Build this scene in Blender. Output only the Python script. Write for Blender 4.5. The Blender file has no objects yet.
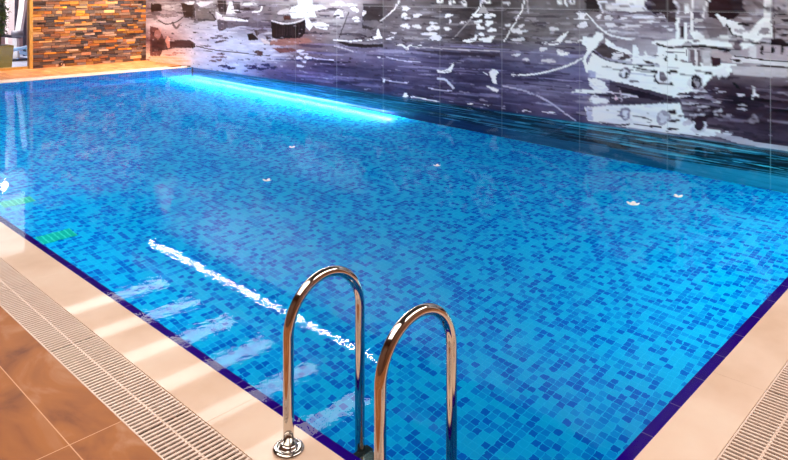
import bpy, bmesh, math, random
import numpy as np
from mathutils import Vector, Matrix

random.seed(7)
RNG = np.random.default_rng(11)
C = bpy.context.scene.collection
PI = math.pi

# ------------------------------------------------------------------ place measures (metres)
# x runs from the deck side to the mural, y along the pool, z up from the deck
H = 1.90                                  # eye height above the deck
FPX = 691.0
HX = 394.0
HY = -6.0
YAW = math.atan2(0.691, 0.723)            # viewing direction measured from +x
CA, SA = math.cos(YAW), math.sin(YAW)
XL, XM = 1.90, 9.40                       # pool coping edge, mural wall
YN, YF = 1.242, 16.30                      # near and far coping edges
YW = 18.85                                # stone wall
XW, YB = -2.6, -2.2                       # wall behind / beside the viewer
ZC = 4.70                                 # ceiling
ZW = -0.012                               # water level
ZP = -1.95                                # pool floor
LEDGE = 0.066

# ------------------------------------------------------------------ materials
def srgb(r, g, b):
    def f(c):
        c /= 255.0
        return c / 12.92 if c <= 0.04045 else ((c + 0.055) / 1.055) ** 2.4
    return (f(r), f(g), f(b), 1.0)

def new_mat(name):
    m = bpy.data.materials.new(name); m.use_nodes = True
    nt = m.node_tree; nt.nodes.clear()
    out = nt.nodes.new('ShaderNodeOutputMaterial')
    return m, nt, out

def N(nt, typ, **kw):
    n = nt.nodes.new(typ)
    for k, v in kw.items():
        if k in n.inputs.keys():
            n.inputs[k].default_value = v
        else:
            setattr(n, k, v)
    return n

def pbr(name, col=(0.8, 0.8, 0.8, 1), rough=0.5, metal=0.0, coat=0.0, spec=0.5, emis=None, estr=0.0):
    m, nt, out = new_mat(name)
    p = N(nt, 'ShaderNodeBsdfPrincipled')
    p.inputs['Base Color'].default_value = col
    p.inputs['Roughness'].default_value = rough
    p.inputs['Metallic'].default_value = metal
    p.inputs['Coat Weight'].default_value = coat
    p.inputs['Coat Roughness'].default_value = 0.04
    p.inputs['Specular IOR Level'].default_value = spec
    if emis:
        p.inputs['Emission Color'].default_value = emis
        p.inputs['Emission Strength'].default_value = estr
    nt.links.new(p.outputs[0], out.inputs[0])
    return m, nt, p

def ramp(nt, stops, interp='LINEAR'):
    r = N(nt, 'ShaderNodeValToRGB'); cr = r.color_ramp; cr.interpolation = interp
    while len(cr.elements) < len(stops): cr.elements.new(0.5)
    for e, (p, c) in zip(cr.elements, stops): e.position = p; e.color = c
    return r

def noisy(name, stops, scale=3.0, stretch=(1, 1, 1), rough=0.4, detail=6, bump=0.0, coat=0.0, spec=0.5, metal=0.0):
    m, nt, p = pbr(name, rough=rough, coat=coat, spec=spec, metal=metal)
    tc = N(nt, 'ShaderNodeTexCoord'); mp = N(nt, 'ShaderNodeMapping'); mp.inputs['Scale'].default_value = stretch
    no = N(nt, 'ShaderNodeTexNoise'); no.inputs['Scale'].default_value = scale; no.inputs['Detail'].default_value = detail
    r = ramp(nt, stops)
    L = nt.links.new
    L(tc.outputs['Object'], mp.inputs[0]); L(mp.outputs[0], no.inputs['Vector']); L(no.outputs[0], r.inputs[0]); L(r.outputs[0], p.inputs['Base Color'])
    if bump:
        b = N(nt, 'ShaderNodeBump'); b.inputs['Strength'].default_value = bump; b.inputs['Distance'].default_value = 0.01
        L(no.outputs[0], b.inputs['Height']); L(b.outputs[0], p.inputs['Normal'])
    return m, nt, p, r

M = {}
M['plaster'] = noisy('plaster', [(0.3, srgb(112, 74, 52)), (0.7, srgb(130, 88, 62))], 2.0, rough=0.7)[0]
M['ceiling'] = noisy('ceiling_paint', [(0.3, srgb(112, 92, 78)), (0.7, srgb(122, 102, 86))], 1.0, rough=0.85)[0]
M['coping'] = noisy('coping_stone', [(0.30, srgb(226, 192, 166)), (0.52, srgb(238, 208, 186)), (0.75, srgb(244, 220, 200))], 2.2, (1, 1, 1), rough=0.6, detail=9, coat=0.30, spec=0.2)[0]
M['grate'] = noisy('grate_plastic', [(0.3, srgb(240, 212, 194)), (0.7, srgb(246, 222, 206))], 5.0, rough=0.42)[0]
M['channel'] = pbr('gutter_channel', srgb(52, 24, 16), 0.8)[0]
M['navy'] = pbr('navy_glazed_tile', srgb(44, 0, 150), 0.3, spec=0.05)[0]
M['joint'] = pbr('pale_joint', srgb(120, 90, 170), 0.6)[0]
M['steel'] = pbr('polished_steel', (0.66, 0.62, 0.58, 1), 0.06, metal=1.0)[0]
M['rubber'] = pbr('black_rubber', srgb(20, 18, 20), 0.6)[0]
M['frame'] = noisy('bronze_wood_frame', [(0.3, srgb(150, 104, 40)), (0.7, srgb(184, 132, 58))], 6.0, (8, 8, 1), rough=0.4)[0]
M['gymfloor'] = pbr('grey_vinyl', srgb(150, 156, 176), 0.35)[0]
M['gymwall'] = pbr('gym_wall', srgb(120, 92, 96), 0.8)[0]
M['white'] = pbr('white_paint', srgb(242, 236, 236), 0.4)[0]
M['pinkwhite'] = pbr('pinkish_white_paint', srgb(238, 214, 214), 0.5)[0]
M['darkgrey'] = pbr('dark_grey_metal', srgb(52, 44, 58), 0.4)[0]
M['cushion'] = pbr('grey_vinyl_pad', srgb(112, 106, 116), 0.4)[0]
M['paleblue'] = pbr('pale_blue_plastic', srgb(160, 180, 214), 0.35)[0]
M['pot'] = noisy('olive_gold_pot', [(0.3, srgb(160, 138, 66)), (0.7, srgb(182, 160, 84))], 4.0, rough=0.45)[0]
M['soil'] = pbr('soil', srgb(60, 42, 30), 0.9)[0]
M['leaf'] = noisy('leaf', [(0.3, srgb(48, 74, 24)), (0.7, srgb(104, 118, 44))], 9.0, rough=0.45)[0]
M['stem'] = pbr('stem', srgb(92, 62, 38), 0.8)[0]
M['petal'] = pbr('petal', (0.95, 0.94, 0.95, 1), 0.5, emis=None)[0]
M['petalheart'] = pbr('petal_heart', srgb(240, 210, 150), 0.6)[0]
M['drain'] = pbr('teal_drain_plastic', srgb(50, 185, 150), 0.4)[0]
M['drainline'] = pbr('pale_teal_plastic', srgb(120, 225, 190), 0.4)[0]
M['darkfit'] = pbr('dark_brown_plastic', srgb(50, 28, 22), 0.4)[0]
M['bluemetal'] = pbr('blue_housing', srgb(20, 110, 190), 0.4)[0]

def emit(name, col, s):
    m, nt, out = new_mat(name)
    e = N(nt, 'ShaderNodeEmission'); e.inputs[0].default_value = col; e.inputs[1].default_value = s
    nt.links.new(e.outputs[0], out.inputs[0]); return m
M['panel_light'] = emit('ceiling_panel_light', (1.0, 0.95, 0.92, 1), 11.0)
M['led'] = emit('led_strip', (1.0, 0.97, 1.0, 1), 75.0)
M['bulb'] = emit('warm_bulb', (1.0, 0.80, 0.56, 1), 60.0)
M['sconce'] = emit('sconce_bulb', (0.95, 0.9, 1.0, 1), 160.0)
M['daylight'] = emit('daylit_glass', (0.92, 0.97, 1.0, 1), 5.0)

# floor tiles: brown stone-look porcelain, pale joints
def deck_material():
    m, nt, p = pbr('brown_porcelain', rough=0.5, spec=0.12)
    L = nt.links.new
    tc = N(nt, 'ShaderNodeTexCoord'); sp = N(nt, 'ShaderNodeSeparateXYZ'); L(tc.outputs['Object'], sp.inputs[0])
    def math_(op, a, b=None):
        n = N(nt, 'ShaderNodeMath', operation=op)
        for i, v in enumerate((a, b)):
            if v is None: continue
            if isinstance(v, (int, float)): n.inputs[i].default_value = v
            else: L(v, n.inputs[i])
        return n.outputs[0]
    def cell(o, off, size):
        t = math_('DIVIDE', math_('SUBTRACT', o, off), size)
        fl = math_('FLOOR', t); fr = math_('SUBTRACT', t, fl)
        d = math_('MINIMUM', fr, math_('SUBTRACT', 1.0, fr))
        return fl, math_('MULTIPLY', d, size)
    fx, dx = cell(sp.outputs[0], 1.16, 0.60)
    fy, dy = cell(sp.outputs[1], 3.0, 1.80)
    d = math_('MINIMUM', dx, dy)
    grout = math_('LESS_THAN', d, 0.0024)
    cb = N(nt, 'ShaderNodeCombineXYZ'); L(fx, cb.inputs[0]); L(fy, cb.inputs[1])
    wn = N(nt, 'ShaderNodeTexWhiteNoise'); L(cb.outputs[0], wn.inputs['Vector'])
    ad = N(nt, 'ShaderNodeVectorMath', operation='MULTIPLY_ADD'); L(wn.outputs['Color'], ad.inputs[0]); ad.inputs[1].default_value = (9, 9, 9); L(tc.outputs['Object'], ad.inputs[2])
    mp = N(nt, 'ShaderNodeMapping'); mp.inputs['Scale'].default_value = (1.6, 0.8, 1); mp.inputs['Rotation'].default_value = (0, 0, 0.35); L(ad.outputs[0], mp.inputs[0])
    no = N(nt, 'ShaderNodeTexNoise'); no.inputs['Scale'].default_value = 2.4; no.inputs['Detail'].default_value = 8; no.inputs['Distortion'].default_value = 0.9; L(mp.outputs[0], no.inputs['Vector'])
    r = ramp(nt, [(0.32, srgb(124, 76, 54)), (0.45, srgb(164, 102, 60)), (0.56, srgb(178, 112, 62)), (0.70, srgb(198, 146, 112))]); L(no.outputs[0], r.inputs[0])
    mx = N(nt, 'ShaderNodeMix', data_type='RGBA'); L(grout, mx.inputs[0]); L(r.outputs[0], mx.inputs[6]); mx.inputs[7].default_value = srgb(226, 176, 136)
    L(mx.outputs[2], p.inputs['Base Color'])
    return m
M['deck'] = deck_material()

# glass mosaic of the pool: 5 cm squares in three blues
def mosaic_material():
    m, nt, p = pbr('blue_mosaic', rough=0.25, spec=0.3)
    L = nt.links.new
    S = 0.058
    tc = N(nt, 'ShaderNodeTexCoord')
    a = N(nt, 'ShaderNodeVectorMath', operation='ADD'); L(tc.outputs['Object'], a.inputs[0]); a.inputs[1].default_value = (S / 2 + 1e-4,) * 3
    d = N(nt, 'ShaderNodeVectorMath', operation='SCALE'); L(a.outputs[0], d.inputs[0]); d.inputs['Scale'].default_value = 1 / S
    fl = N(nt, 'ShaderNodeVectorMath', operation='FLOOR'); L(d.outputs[0], fl.inputs[0])
    fr = N(nt, 'ShaderNodeVectorMath', operation='FRACTION'); L(d.outputs[0], fr.inputs[0])
    wn = N(nt, 'ShaderNodeTexWhiteNoise'); L(fl.outputs[0], wn.inputs['Vector'])
    r = ramp(nt, [(0.0, srgb(4, 100, 186)), (0.25, srgb(8, 130, 200)), (0.45, srgb(10, 150, 208)), (0.62, srgb(22, 178, 216))], 'CONSTANT')
    L(wn.outputs['Value'], r.inputs[0])
    # centred distance to the cell border
    c = N(nt, 'ShaderNodeVectorMath', operation='SUBTRACT'); L(fr.outputs[0], c.inputs[0]); c.inputs[1].default_value = (0.5,) * 3
    ab = N(nt, 'ShaderNodeVectorMath', operation='ABSOLUTE'); L(c.outputs[0], ab.inputs[0])
    sp = N(nt, 'ShaderNodeSeparateXYZ'); L(ab.outputs[0], sp.inputs[0])
    m1 = N(nt, 'ShaderNodeMath', operation='MAXIMUM'); L(sp.outputs[0], m1.inputs[0]); L(sp.outputs[1], m1.inputs[1])
    m2 = N(nt, 'ShaderNodeMath', operation='MAXIMUM'); L(m1.outputs[0], m2.inputs[0]); L(sp.outputs[2], m2.inputs[1])
    g = N(nt, 'ShaderNodeMath', operation='GREATER_THAN'); L(m2.outputs[0], g.inputs[0]); g.inputs[1].default_value = 0.45
    mx = N(nt, 'ShaderNodeMix', data_type='RGBA'); L(g.outputs[0], mx.inputs[0]); L(r.outputs[0], mx.inputs[6]); mx.inputs[7].default_value = srgb(36, 190, 224)
    L(mx.outputs[2], p.inputs['Base Color'])
    return m
M['mosaic'] = mosaic_material()

def water_material():
    m, nt, out = new_mat('pool_water')
    L = nt.links.new
    g = N(nt, 'ShaderNodeBsdfRefraction'); g.inputs['IOR'].default_value = 1.333; g.inputs['Roughness'].default_value = 0.0
    gl = N(nt, 'ShaderNodeBsdfGlossy'); gl.inputs['Roughness'].default_value = 0.0
    fr = N(nt, 'ShaderNodeFresnel'); fr.inputs['IOR'].default_value = 1.333
    fm = N(nt, 'ShaderNodeMath', operation='MULTIPLY'); fm.inputs[1].default_value = 0.34
    mx = N(nt, 'ShaderNodeMixShader')
    tc = N(nt, 'ShaderNodeTexCoord')
    n1 = N(nt, 'ShaderNodeTexNoise'); n1.inputs['Scale'].default_value = 2.4; n1.inputs['Detail'].default_value = 1
    n2 = N(nt, 'ShaderNodeTexNoise'); n2.inputs['Scale'].default_value = 14.0; n2.inputs['Detail'].default_value = 2
    mp = N(nt, 'ShaderNodeMapping'); mp.inputs['Rotation'].default_value = (0, 0, 0.7); mp.inputs['Scale'].default_value = (1.0, 1.5, 1)
    L(tc.outputs['Object'], mp.inputs[0]); L(mp.outputs[0], n1.inputs['Vector']); L(mp.outputs[0], n2.inputs['Vector'])
    b1 = N(nt, 'ShaderNodeBump'); b1.inputs['Distance'].default_value = 0.0004; b1.inputs['Strength'].default_value = 1.0
    b2 = N(nt, 'ShaderNodeBump'); b2.inputs['Distance'].default_value = 0.0003; b2.inputs['Strength'].default_value = 1.0
    L(n1.outputs[0], b1.inputs['Height']); L(n2.outputs[0], b2.inputs['Height']); L(b1.outputs[0], b2.inputs['Normal'])
    for q in (g, gl, fr): L(b2.outputs[0], q.inputs['Normal'])
    L(fr.outputs[0], fm.inputs[0]); L(fm.outputs[0], mx.inputs[0]); L(g.outputs[0], mx.inputs[1]); L(gl.outputs[0], mx.inputs[2])
    v = N(nt, 'ShaderNodeVolumeAbsorption'); v.inputs['Color'].default_value = (0.20, 0.90, 0.975, 1); v.inputs['Density'].default_value = 0.7
    L(mx.outputs[0], out.inputs['Surface']); L(v.outputs[0], out.inputs['Volume'])
    return m
M['water'] = water_material()

def pane_material():
    m, nt, out = new_mat('clear_pane')
    t = N(nt, 'ShaderNodeBsdfTransparent'); t.inputs[0].default_value = (0.95, 0.97, 0.96, 1)
    g = N(nt, 'ShaderNodeBsdfGlossy'); g.inputs['Roughness'].default_value = 0.02
    f = N(nt, 'ShaderNodeFresnel'); f.inputs[0].default_value = 1.45
    mx = N(nt, 'ShaderNodeMixShader')
    L = nt.links.new
    L(f.outputs[0], mx.inputs[0]); L(t.outputs[0], mx.inputs[1]); L(g.outputs[0], mx.inputs[2]); L(mx.outputs[0], out.inputs[0])
    return m
M['pane'] = pane_material()

def attr_material(name, rough, coat, bump=False, spec=0.5):
    m, nt, p = pbr(name, rough=rough, coat=coat, spec=spec)
    a = N(nt, 'ShaderNodeAttribute'); a.attribute_name = 'Col'
    nt.links.new(a.outputs['Color'], p.inputs['Base Color'])
    if bump:
        no = N(nt, 'ShaderNodeTexNoise'); no.inputs['Scale'].default_value = 40; no.inputs['Detail'].default_value = 5
        tc = N(nt, 'ShaderNodeTexCoord'); nt.links.new(tc.outputs['Object'], no.inputs['Vector'])
        mx = N(nt, 'ShaderNodeMix', data_type='RGBA', blend_type='MULTIPLY'); mx.inputs[0].default_value = 0.6
        r = ramp(nt, [(0.3, (0.72, 0.70, 0.70, 1)), (0.65, (1.1, 1.08, 1.05, 1))])
        nt.links.new(no.outputs[0], r.inputs[0]); nt.links.new(a.outputs['Color'], mx.inputs[6]); nt.links.new(r.outputs[0], mx.inputs[7])
        nt.links.new(mx.outputs[2], p.inputs['Base Color'])
        b = N(nt, 'ShaderNodeBump'); b.inputs['Strength'].default_value = 0.5; b.inputs['Distance'].default_value = 0.01
        nt.links.new(no.outputs[0], b.inputs['Height']); nt.links.new(b.outputs[0], p.inputs['Normal'])
    return m
M['mural'] = attr_material('printed_glass_mural', 0.35, 0.12, spec=0.25)
M['ledger'] = attr_material('ledger_stone', 0.75, 0.0, bump=True, spec=0.3)

# ------------------------------------------------------------------ mesh helpers
def link(name, me, mat=None, parent=None):
    o = bpy.data.objects.new(name, me); C.objects.link(o)
    if mat: me.materials.append(mat)
    if parent: o.parent = parent
    return o

def obj(name, bm, mat, parent=None, smooth=False, bevel=0.0):
    me = bpy.data.meshes.new(name)
    bmesh.ops.recalc_face_normals(bm, faces=bm.faces)
    bm.to_mesh(me); bm.free()
    if smooth:
        for p in me.polygons: p.use_smooth = True
    o = link(name, me, mat, parent)
    if bevel:
        b = o.modifiers.new('bevel', 'BEVEL'); b.width = bevel; b.segments = 2; b.limit_method = 'ANGLE'
    return o

def box(bm, x0, x1, y0, y1, z0, z1, mi=0):
    vs = [bm.verts.new(p) for p in ((x0, y0, z0), (x1, y0, z0), (x1, y1, z0), (x0, y1, z0), (x0, y0, z1), (x1, y0, z1), (x1, y1, z1), (x0, y1, z1))]
    for f in ((0, 3, 2, 1), (4, 5, 6, 7), (0, 1, 5, 4), (1, 2, 6, 5), (2, 3, 7, 6), (3, 0, 4, 7)):
        fc = bm.faces.new([vs[i] for i in f]); fc.material_index = mi

def boxes(*bs):
    bm = bmesh.new()
    for b in bs: box(bm, *b)
    return bm

def tube(bm, pts, r, seg=20, caps=True):
    pts = [Vector(p) for p in pts]; rings = []
    up = None
    for i, p in enumerate(pts):
        d = (pts[min(i + 1, len(pts) - 1)] - pts[max(i - 1, 0)]).normalized()
        if up is None:
            up = Vector((0, 1, 0)) if abs(d.y) < 0.9 else Vector((1, 0, 0))
        a = (up - d * up.dot(d)).normalized(); b = d.cross(a); up = a
        rr = r[i] if isinstance(r, (list, tuple)) else r
        rings.append([bm.verts.new(p + (a * math.cos(t) + b * math.sin(t)) * rr) for t in (2 * PI * k / seg for k in range(seg))])
    for A, B in zip(rings, rings[1:]):
        for k in range(seg): bm.faces.new((A[k], A[(k + 1) % seg], B[(k + 1) % seg], B[k]))
    if caps:
        bm.faces.new(rings[0][::-1]); bm.faces.new(rings[-1])

def lathe(bm, prof, seg=40, c=(0, 0, 0)):
    rings = [[bm.verts.new((c[0] + r * math.cos(2 * PI * k / seg), c[1] + r * math.sin(2 * PI * k / seg), c[2] + z)) for k in range(seg)] for r, z in prof]
    for A, B in zip(rings, rings[1:]):
        for k in range(seg): bm.faces.new((A[k], A[(k + 1) % seg], B[(k + 1) % seg], B[k]))
    bm.faces.new(rings[0][::-1]); bm.faces.new(rings[-1])

def empty(name, loc=(0, 0, 0), rz=0):
    o = bpy.data.objects.new(name, None); C.objects.link(o); o.location = loc; o.rotation_euler = (0, 0, rz); return o

def tag(o, label=None, cat=None, group=None, kind=None):
    if label: o['label'] = label
    if cat: o['category'] = cat
    if group: o['group'] = group
    if kind: o['kind'] = kind
    return o

def struct(name, bm, mat, label=None, parent=None, **kw):
    o = obj(name, bm, mat, parent, **kw)
    if parent is None: tag(o, label, None, kind='structure')
    return o

# ------------------------------------------------------------------ room shell
GX0, GX1 = 1.385, 1.64            # gutter grating beside the ladder
GY0, GY1 = 1.00 - 0.255, 1.00     # gutter grating on the near side
FG0, FG1 = YF + 0.26, YF + 0.515  # far gutter
struct('floor', boxes(
    (XW, GX0, YB, YW, -0.15, 0.0),
    (GX0, XM, YB, GY0, -0.15, 0.0),
    (GX0, XM, FG1, YW, -0.15, 0.0)), M['deck'], 'brown stone-look deck tiles with thin pale joints beside the pool')
struct('wall_left', boxes((XW - 0.15, XW, YB, YW, -0.15, ZC)), M['plaster'], 'warm plain side wall')
struct('wall_near', boxes((XW - 0.15, XM + 0.15, YB - 0.15, YB, -0.15, ZC)), M['plaster'], 'warm plain end wall')
struct('wall_right', boxes((XM + 0.016, XM + 0.2, YB, YW + 0.2, ZP - 0.2, ZC)), M['white'], 'wall that carries the harbour mural')
struct('ceiling', boxes((XW - 0.15, XM + 0.15, YB - 0.15, YW + 0.2, ZC, ZC + 0.1)), M['ceiling'], 'warm grey ceiling above the pool')

# gutter channel below the gratings
struct('trim_1', boxes((GX0, GX1, GY0, FG1, -0.14, -0.12), (GX1, XM, GY0, GY1, -0.14, -0.12), (GX1, XM, FG0, FG1, -0.14, -0.12),
    (GX1 + 0.001, XL + LEDGE - 0.201, GY1 + 0.001, FG0 - 0.001, -0.14, -0.0205), (GX1 + 0.001, XM - 0.002, GY1 + 0.001, YN + LEDGE - 0.201, -0.14, -0.0205), (GX1 + 0.001, XM - 0.002, YF + 0.201, FG0 - 0.001, -0.14, -0.0205)), M['channel'], 'brown gutter channel under the slatted gratings')

# pool shell
px0, py0, py1 = XL + LEDGE, YN + LEDGE, YF
struct('pool_floor', boxes((px0 - 0.2, XM + 0.016, py0 - 0.2, py1 + 0.2, ZP - 0.15, ZP)), M['mosaic'], 'sunken pool floor of small square mosaic in several blues')
struct('pool_wall', boxes(
    (px0 - 0.2, px0, py0 - 0.2, py1 + 0.2, ZP, -0.051),
    (px0, XM - 0.001, py0 - 0.2, py0, ZP, -0.051),
    (px0, XM - 0.001, py1, py1 + 0.2, ZP, -0.051)), M['mosaic'], 'blue mosaic walls of the pool under water')

# coping stones: near, ladder side and far, split by fine joints
def coping_run(name, axis, a0, a1, b0, b1, joints, label):
    bm = bmesh.new()
    e = [a0] + joints + [a1]
    for s, t in zip(e, e[1:]):
        g = 0.0003
        if axis == 'y': box(bm, b0, b1, s + g, t - g, -0.02, 0.0)
        else: box(bm, s + g, t - g, b0, b1, -0.02, 0.0)
    return struct(name, bm, M['coping'], label, bevel=0.001)
coping_run('trim_2', 'y', YN, YF, GX1 + 0.001, XL, [2.72, 4.9, 6.6, 8.2, 9.9, 11.5, 13.2, 14.8], 'beige polished stone coping on the ladder side of the pool')
coping_run('trim_3', 'x', GX1 + 0.001, XM, GY1 + 0.001, YN, [3.62, 5.2, 6.8, 8.3], 'pale pinkish stone coping along the near end of the pool')
coping_run('trim_4', 'x', GX1 + 0.001, XM, YF, FG0 - 0.004, [3.4, 5.1, 6.6, 8.0], 'pale stone coping along the far end of the pool')

# navy bullnose tiles on the ledge just below the coping
def navy_run(name, axis, a0, a1, b0, b1, first, label):
    step = 0.302
    bm = bmesh.new(); bj = bmesh.new()
    s = first
    edges = [a0]
    while s < a1:
        if s > a0 + 0.01: edges.append(s)
        s += step
    edges.append(a1)
    for s, t in zip(edges, edges[1:]):
        if axis == 'y': box(bm, b0, b1, s + 0.0016, t - 0.0016, -0.05, -0.022)
        else: box(bm, s + 0.0016, t - 0.0016, b0, b1, -0.05, -0.022)
    o = struct(name, bm, M['navy'], label, bevel=0.004)
    if axis == 'y': box(bj, b0 + 0.001, b1 - 0.004, a0 + .01, a1, -0.0505, -0.0235)
    else: box(bj, a0 + .01, a1, b0 + 0.001, b1 - 0.004, -0.0505, -0.0235)
    obj('joint', bj, M['joint'], o)
navy_run('trim_5', 'y', YN + LEDGE, YF, XL, XL + LEDGE, 1.4, 'dark navy edging tiles below the ladder-side coping')
navy_run('trim_6', 'x', XL, XM, YN, YN + LEDGE, 2.03, 'dark navy edging tiles below the near coping')

# water
struct('water', boxes((XL - 0.004, XM + 0.006, YN - 0.004, py1 + 0.004, ZP - 0.012, ZW)), M['water'], 'clear still pool water with light ripples')

# ------------------------------------------------------------------ gutter gratings, one object per metre
def grating_mesh(length=0.996, width=0.2525):
    bm = bmesh.new()
    w = width
    box(bm, 0, 0.007, 0, length, -0.03, 0.0); box(bm, w - 0.005, w, 0, length, -0.03, -0.004)
    box(bm, w / 2 - 0.005, w / 2 + 0.005, 0, length, -0.02, -0.0025)
    box(bm, w * .26, w * .26 + 0.004, 0, length, -0.024, -0.012); box(bm, w * .74, w * .74 + 0.004, 0, length, -0.024, -0.012)
    n = int(round(length / 0.0272)); p = length / n
    for k in range(n):
        y = (k + 0.5) * p
        h = 0.0060
        box(bm, 0.007, w - 0.0005, y - h, y + h, -0.008, -0.001)
    me = bpy.data.meshes.new('gutter_grating'); bmesh.ops.recalc_face_normals(bm, faces=bm.faces); bm.to_mesh(me); bm.free()
    me.materials.append(M['grate'])
    return me
gm = grating_mesh()
words = ['one section', 'two sections', 'three sections', 'four sections', 'five sections', 'six sections', 'seven sections', 'eight sections', 'nine sections', 'ten sections', 'eleven sections', 'twelve sections', 'thirteen sections', 'fourteen sections', 'fifteen sections']
src = None
def grating(loc, rz, label, group):
    global src
    if src is None:
        o = link('gutter_grating', gm); src = o
    else:
        o = src.copy(); C.objects.link(o)
    o.location = loc; o.rotation_euler = (0, 0, rz)
    tag(o, label, 'drain grating', group)
y = 0.860
i = -1
while y < FG1 - 0.5:
    lab = ('beige slatted gutter grating section level with the ladder' if i == 0 else
           'beige slatted gutter grating section at the near corner of the pool' if i < 0 else
           'beige slatted gutter grating by the brown tiles, %s past the ladder' % words[i - 1])
    grating((GX0 + 0.0015, y, 0), 0, lab, 'gratings on the ladder side')
    y += 1.0; i += 1
x = GX1 + 0.001; k = 0
near_words = ['section at the corner below the ladder', 'section next to the corner one', 'second section beyond the corner one', 'third section beyond the corner one',
              'fourth section beyond the corner one', 'fifth section beyond the corner one', 'sixth section beyond the corner one']
while x < XM - 0.99 + 0.3 and k < 7:
    grating((x, GY1 - 0.002, 0), -PI / 2, 'beige slatted gutter grating along the near pool end, ' + near_words[k], 'gratings on the near side')
    x += 1.0; k += 1
x = GX1 + 0.35; k = 7
while x < XM - 0.9:
    grating((x, FG1 - 0.002, 0), -PI / 2, 'pale gutter grating along the far coping before the stone wall, %s from the mural' % words[k - 1], 'gratings on the far side')
    x += 1.0; k -= 1

# ------------------------------------------------------------------ ledger stone wall with door and transom opening
DX0, DX1 = 3.9, (lambda k: YW / (SA - k * CA) * (CA + k * SA))((32.0 - HX) / FPX) - 0.03            # glazed opening, far wall
def stone_wall():
    bm = bmesh.new(); cl = bm.loops.layers.color.new('Col')
    pal = [(158, 140, 134), (172, 148, 134), (192, 150, 116), (210, 164, 96), (190, 144, 94), (172, 134, 110), (140, 122, 120), (208, 178, 146), (220, 176, 112), (150, 134, 136), (184, 150, 130), (126, 104, 96), (196, 172, 156), (170, 150, 142), (164, 140, 128)]
    def stone(x0, x1, z0, z1):
        dep = random.uniform(0.0, 0.018)
        c = random.choice(pal); j = random.uniform(0.85, 1.15)
        col = srgb(*[max(0, min(255, v * j)) for v in c])
        n0 = len(bm.faces)
        a = [bm.verts.new(p) for p in ((x0, YW - 0.01, z0), (x1, YW - 0.01, z0), (x1, YW - 0.01, z1), (x0, YW - 0.01, z1))]
        e = 0.004
        fr = [bm.verts.new((p[0] + sx * e, YW - 0.03 - dep + random.uniform(-.006, .006), p[1] + sz * e)) for p, sx, sz in (((x0, z0), 1, 1), ((x1, z0), -1, 1), ((x1, z1), -1, -1), ((x0, z1), 1, -1))]
        fs = [bm.faces.new(fr)]
        for k in range(4): fs.append(bm.faces.new((a[k], a[(k + 1) % 4], fr[(k + 1) % 4], fr[k])))
        for f in fs:
            for l in f.loops: l[cl] = col
    z = 0.0
    while z < ZC - 0.02:
        h = random.choice([0.05, 0.06, 0.07, 0.085])
        h = min(h, ZC - z)
        for a, b in ((XW, DX0 - 0.01), (DX1 + 0.01, XM)):
            x = a
            while x < b - 0.01:
                w = random.uniform(0.10, 0.34); w = min(w, b - x)
                if b - (x + w) < 0.06: w = b - x
                stone(x, x + w, z + 0.001, z + h - 0.001)
                x += w
        z += h
    o = obj('wall_far', bm, M['ledger'])
    tag(o, 'end wall of split ledger stone in orange, tan and slate', None, kind='structure')
    b = obj('backing', boxes((XW, DX0, YW, YW + 0.2, -0.15, ZC), (DX1, XM + 0.016, YW, YW + 0.2, -0.15, ZC)), M['plaster'], o)
stone_wall()

# glazed sliding door and daylit transom
d = struct('door_1', boxes(), M['frame']) if False else None
fr = boxes((DX0, DX0 + 0.07, YW - 0.02, YW + 0.10, 0, ZC), (DX1 - 0.05, DX1 + 0.035, YW - 0.06, YW + 0.10, 0, ZC),
           (DX0, DX1, YW - 0.02, YW + 0.10, 0, 0.06), (DX0, DX1, YW - 0.02, YW + 0.10, 2.45, 2.52), (DX0, DX1, YW - 0.02, YW + 0.10, ZC - .06, ZC))
door = struct('door_1', fr, M['frame'], 'glazed door in a golden brown wooden frame beside the stone wall', bevel=0.004)
obj('pane', boxes((DX0 + 0.07, DX1 - 0.05, YW + 0.03, YW + 0.038, 0.06, 2.45)), M['pane'], door)
win = struct('window_1', boxes((DX0 + 0.06, DX1 - 0.045, YW + 0.04, YW + 0.09, 2.52, 2.58), (DX1 - 0.13, DX1 - 0.045, YW + 0.04, YW + 0.09, 2.52, ZC), (DX0 + 0.06, DX1 - 0.13, YW + 0.04, YW + 0.09, 2.58, 3.1)), M['white'], 'daylit window above the glazed door')
obj('pane', boxes((DX0 + 0.07, DX1 - 0.12, YW + 0.05, YW + 0.06, 3.1, ZC - 0.06)), M['daylight'], win)

# small fittings at the wall foot
bm = bmesh.new(); lathe(bm, [(0.05, 0.0), (0.055, 0.02), (0.05, 0.05), (0.03, 0.055)], 20)
f1 = obj('wall_fitting', bm, M['darkfit'], smooth=False); f1.rotation_euler = (PI / 2, 0, 0); f1.location = (7.05, YW - 0.04, 0.075)
tag(f1, 'small dark round fitting at the foot of the stone wall', 'fitting')
bm = bmesh.new(); lathe(bm, [(0.012, 0.055), (0.018, 0.062), (0.012, 0.066)], 12); obj('stud', bm, M['steel'], f1)

# ------------------------------------------------------------------ gym beyond the glass
GYE = 26.0
struct('floor_gym', boxes((XW, XM, YW + 0.2, GYE, -0.15, -0.02)), M['gymfloor'], 'grey vinyl floor of the room behind the glazed door')
struct('wall_gym', boxes((XW, XM, GYE, GYE + 0.15, -0.15, ZC), (XW - 0.15, XW, YW + 0.2, GYE, -0.15, ZC), (XM, XM + 0.15, YW + 0.2, GYE, -0.15, ZC)), M['gymwall'], 'walls of the room behind the glazed door')
struct('ceiling_gym', boxes((XW, XM, YW + 0.2, GYE, ZC, ZC + .1)), M['white'], 'ceiling of the room behind the glazed door')

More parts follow.
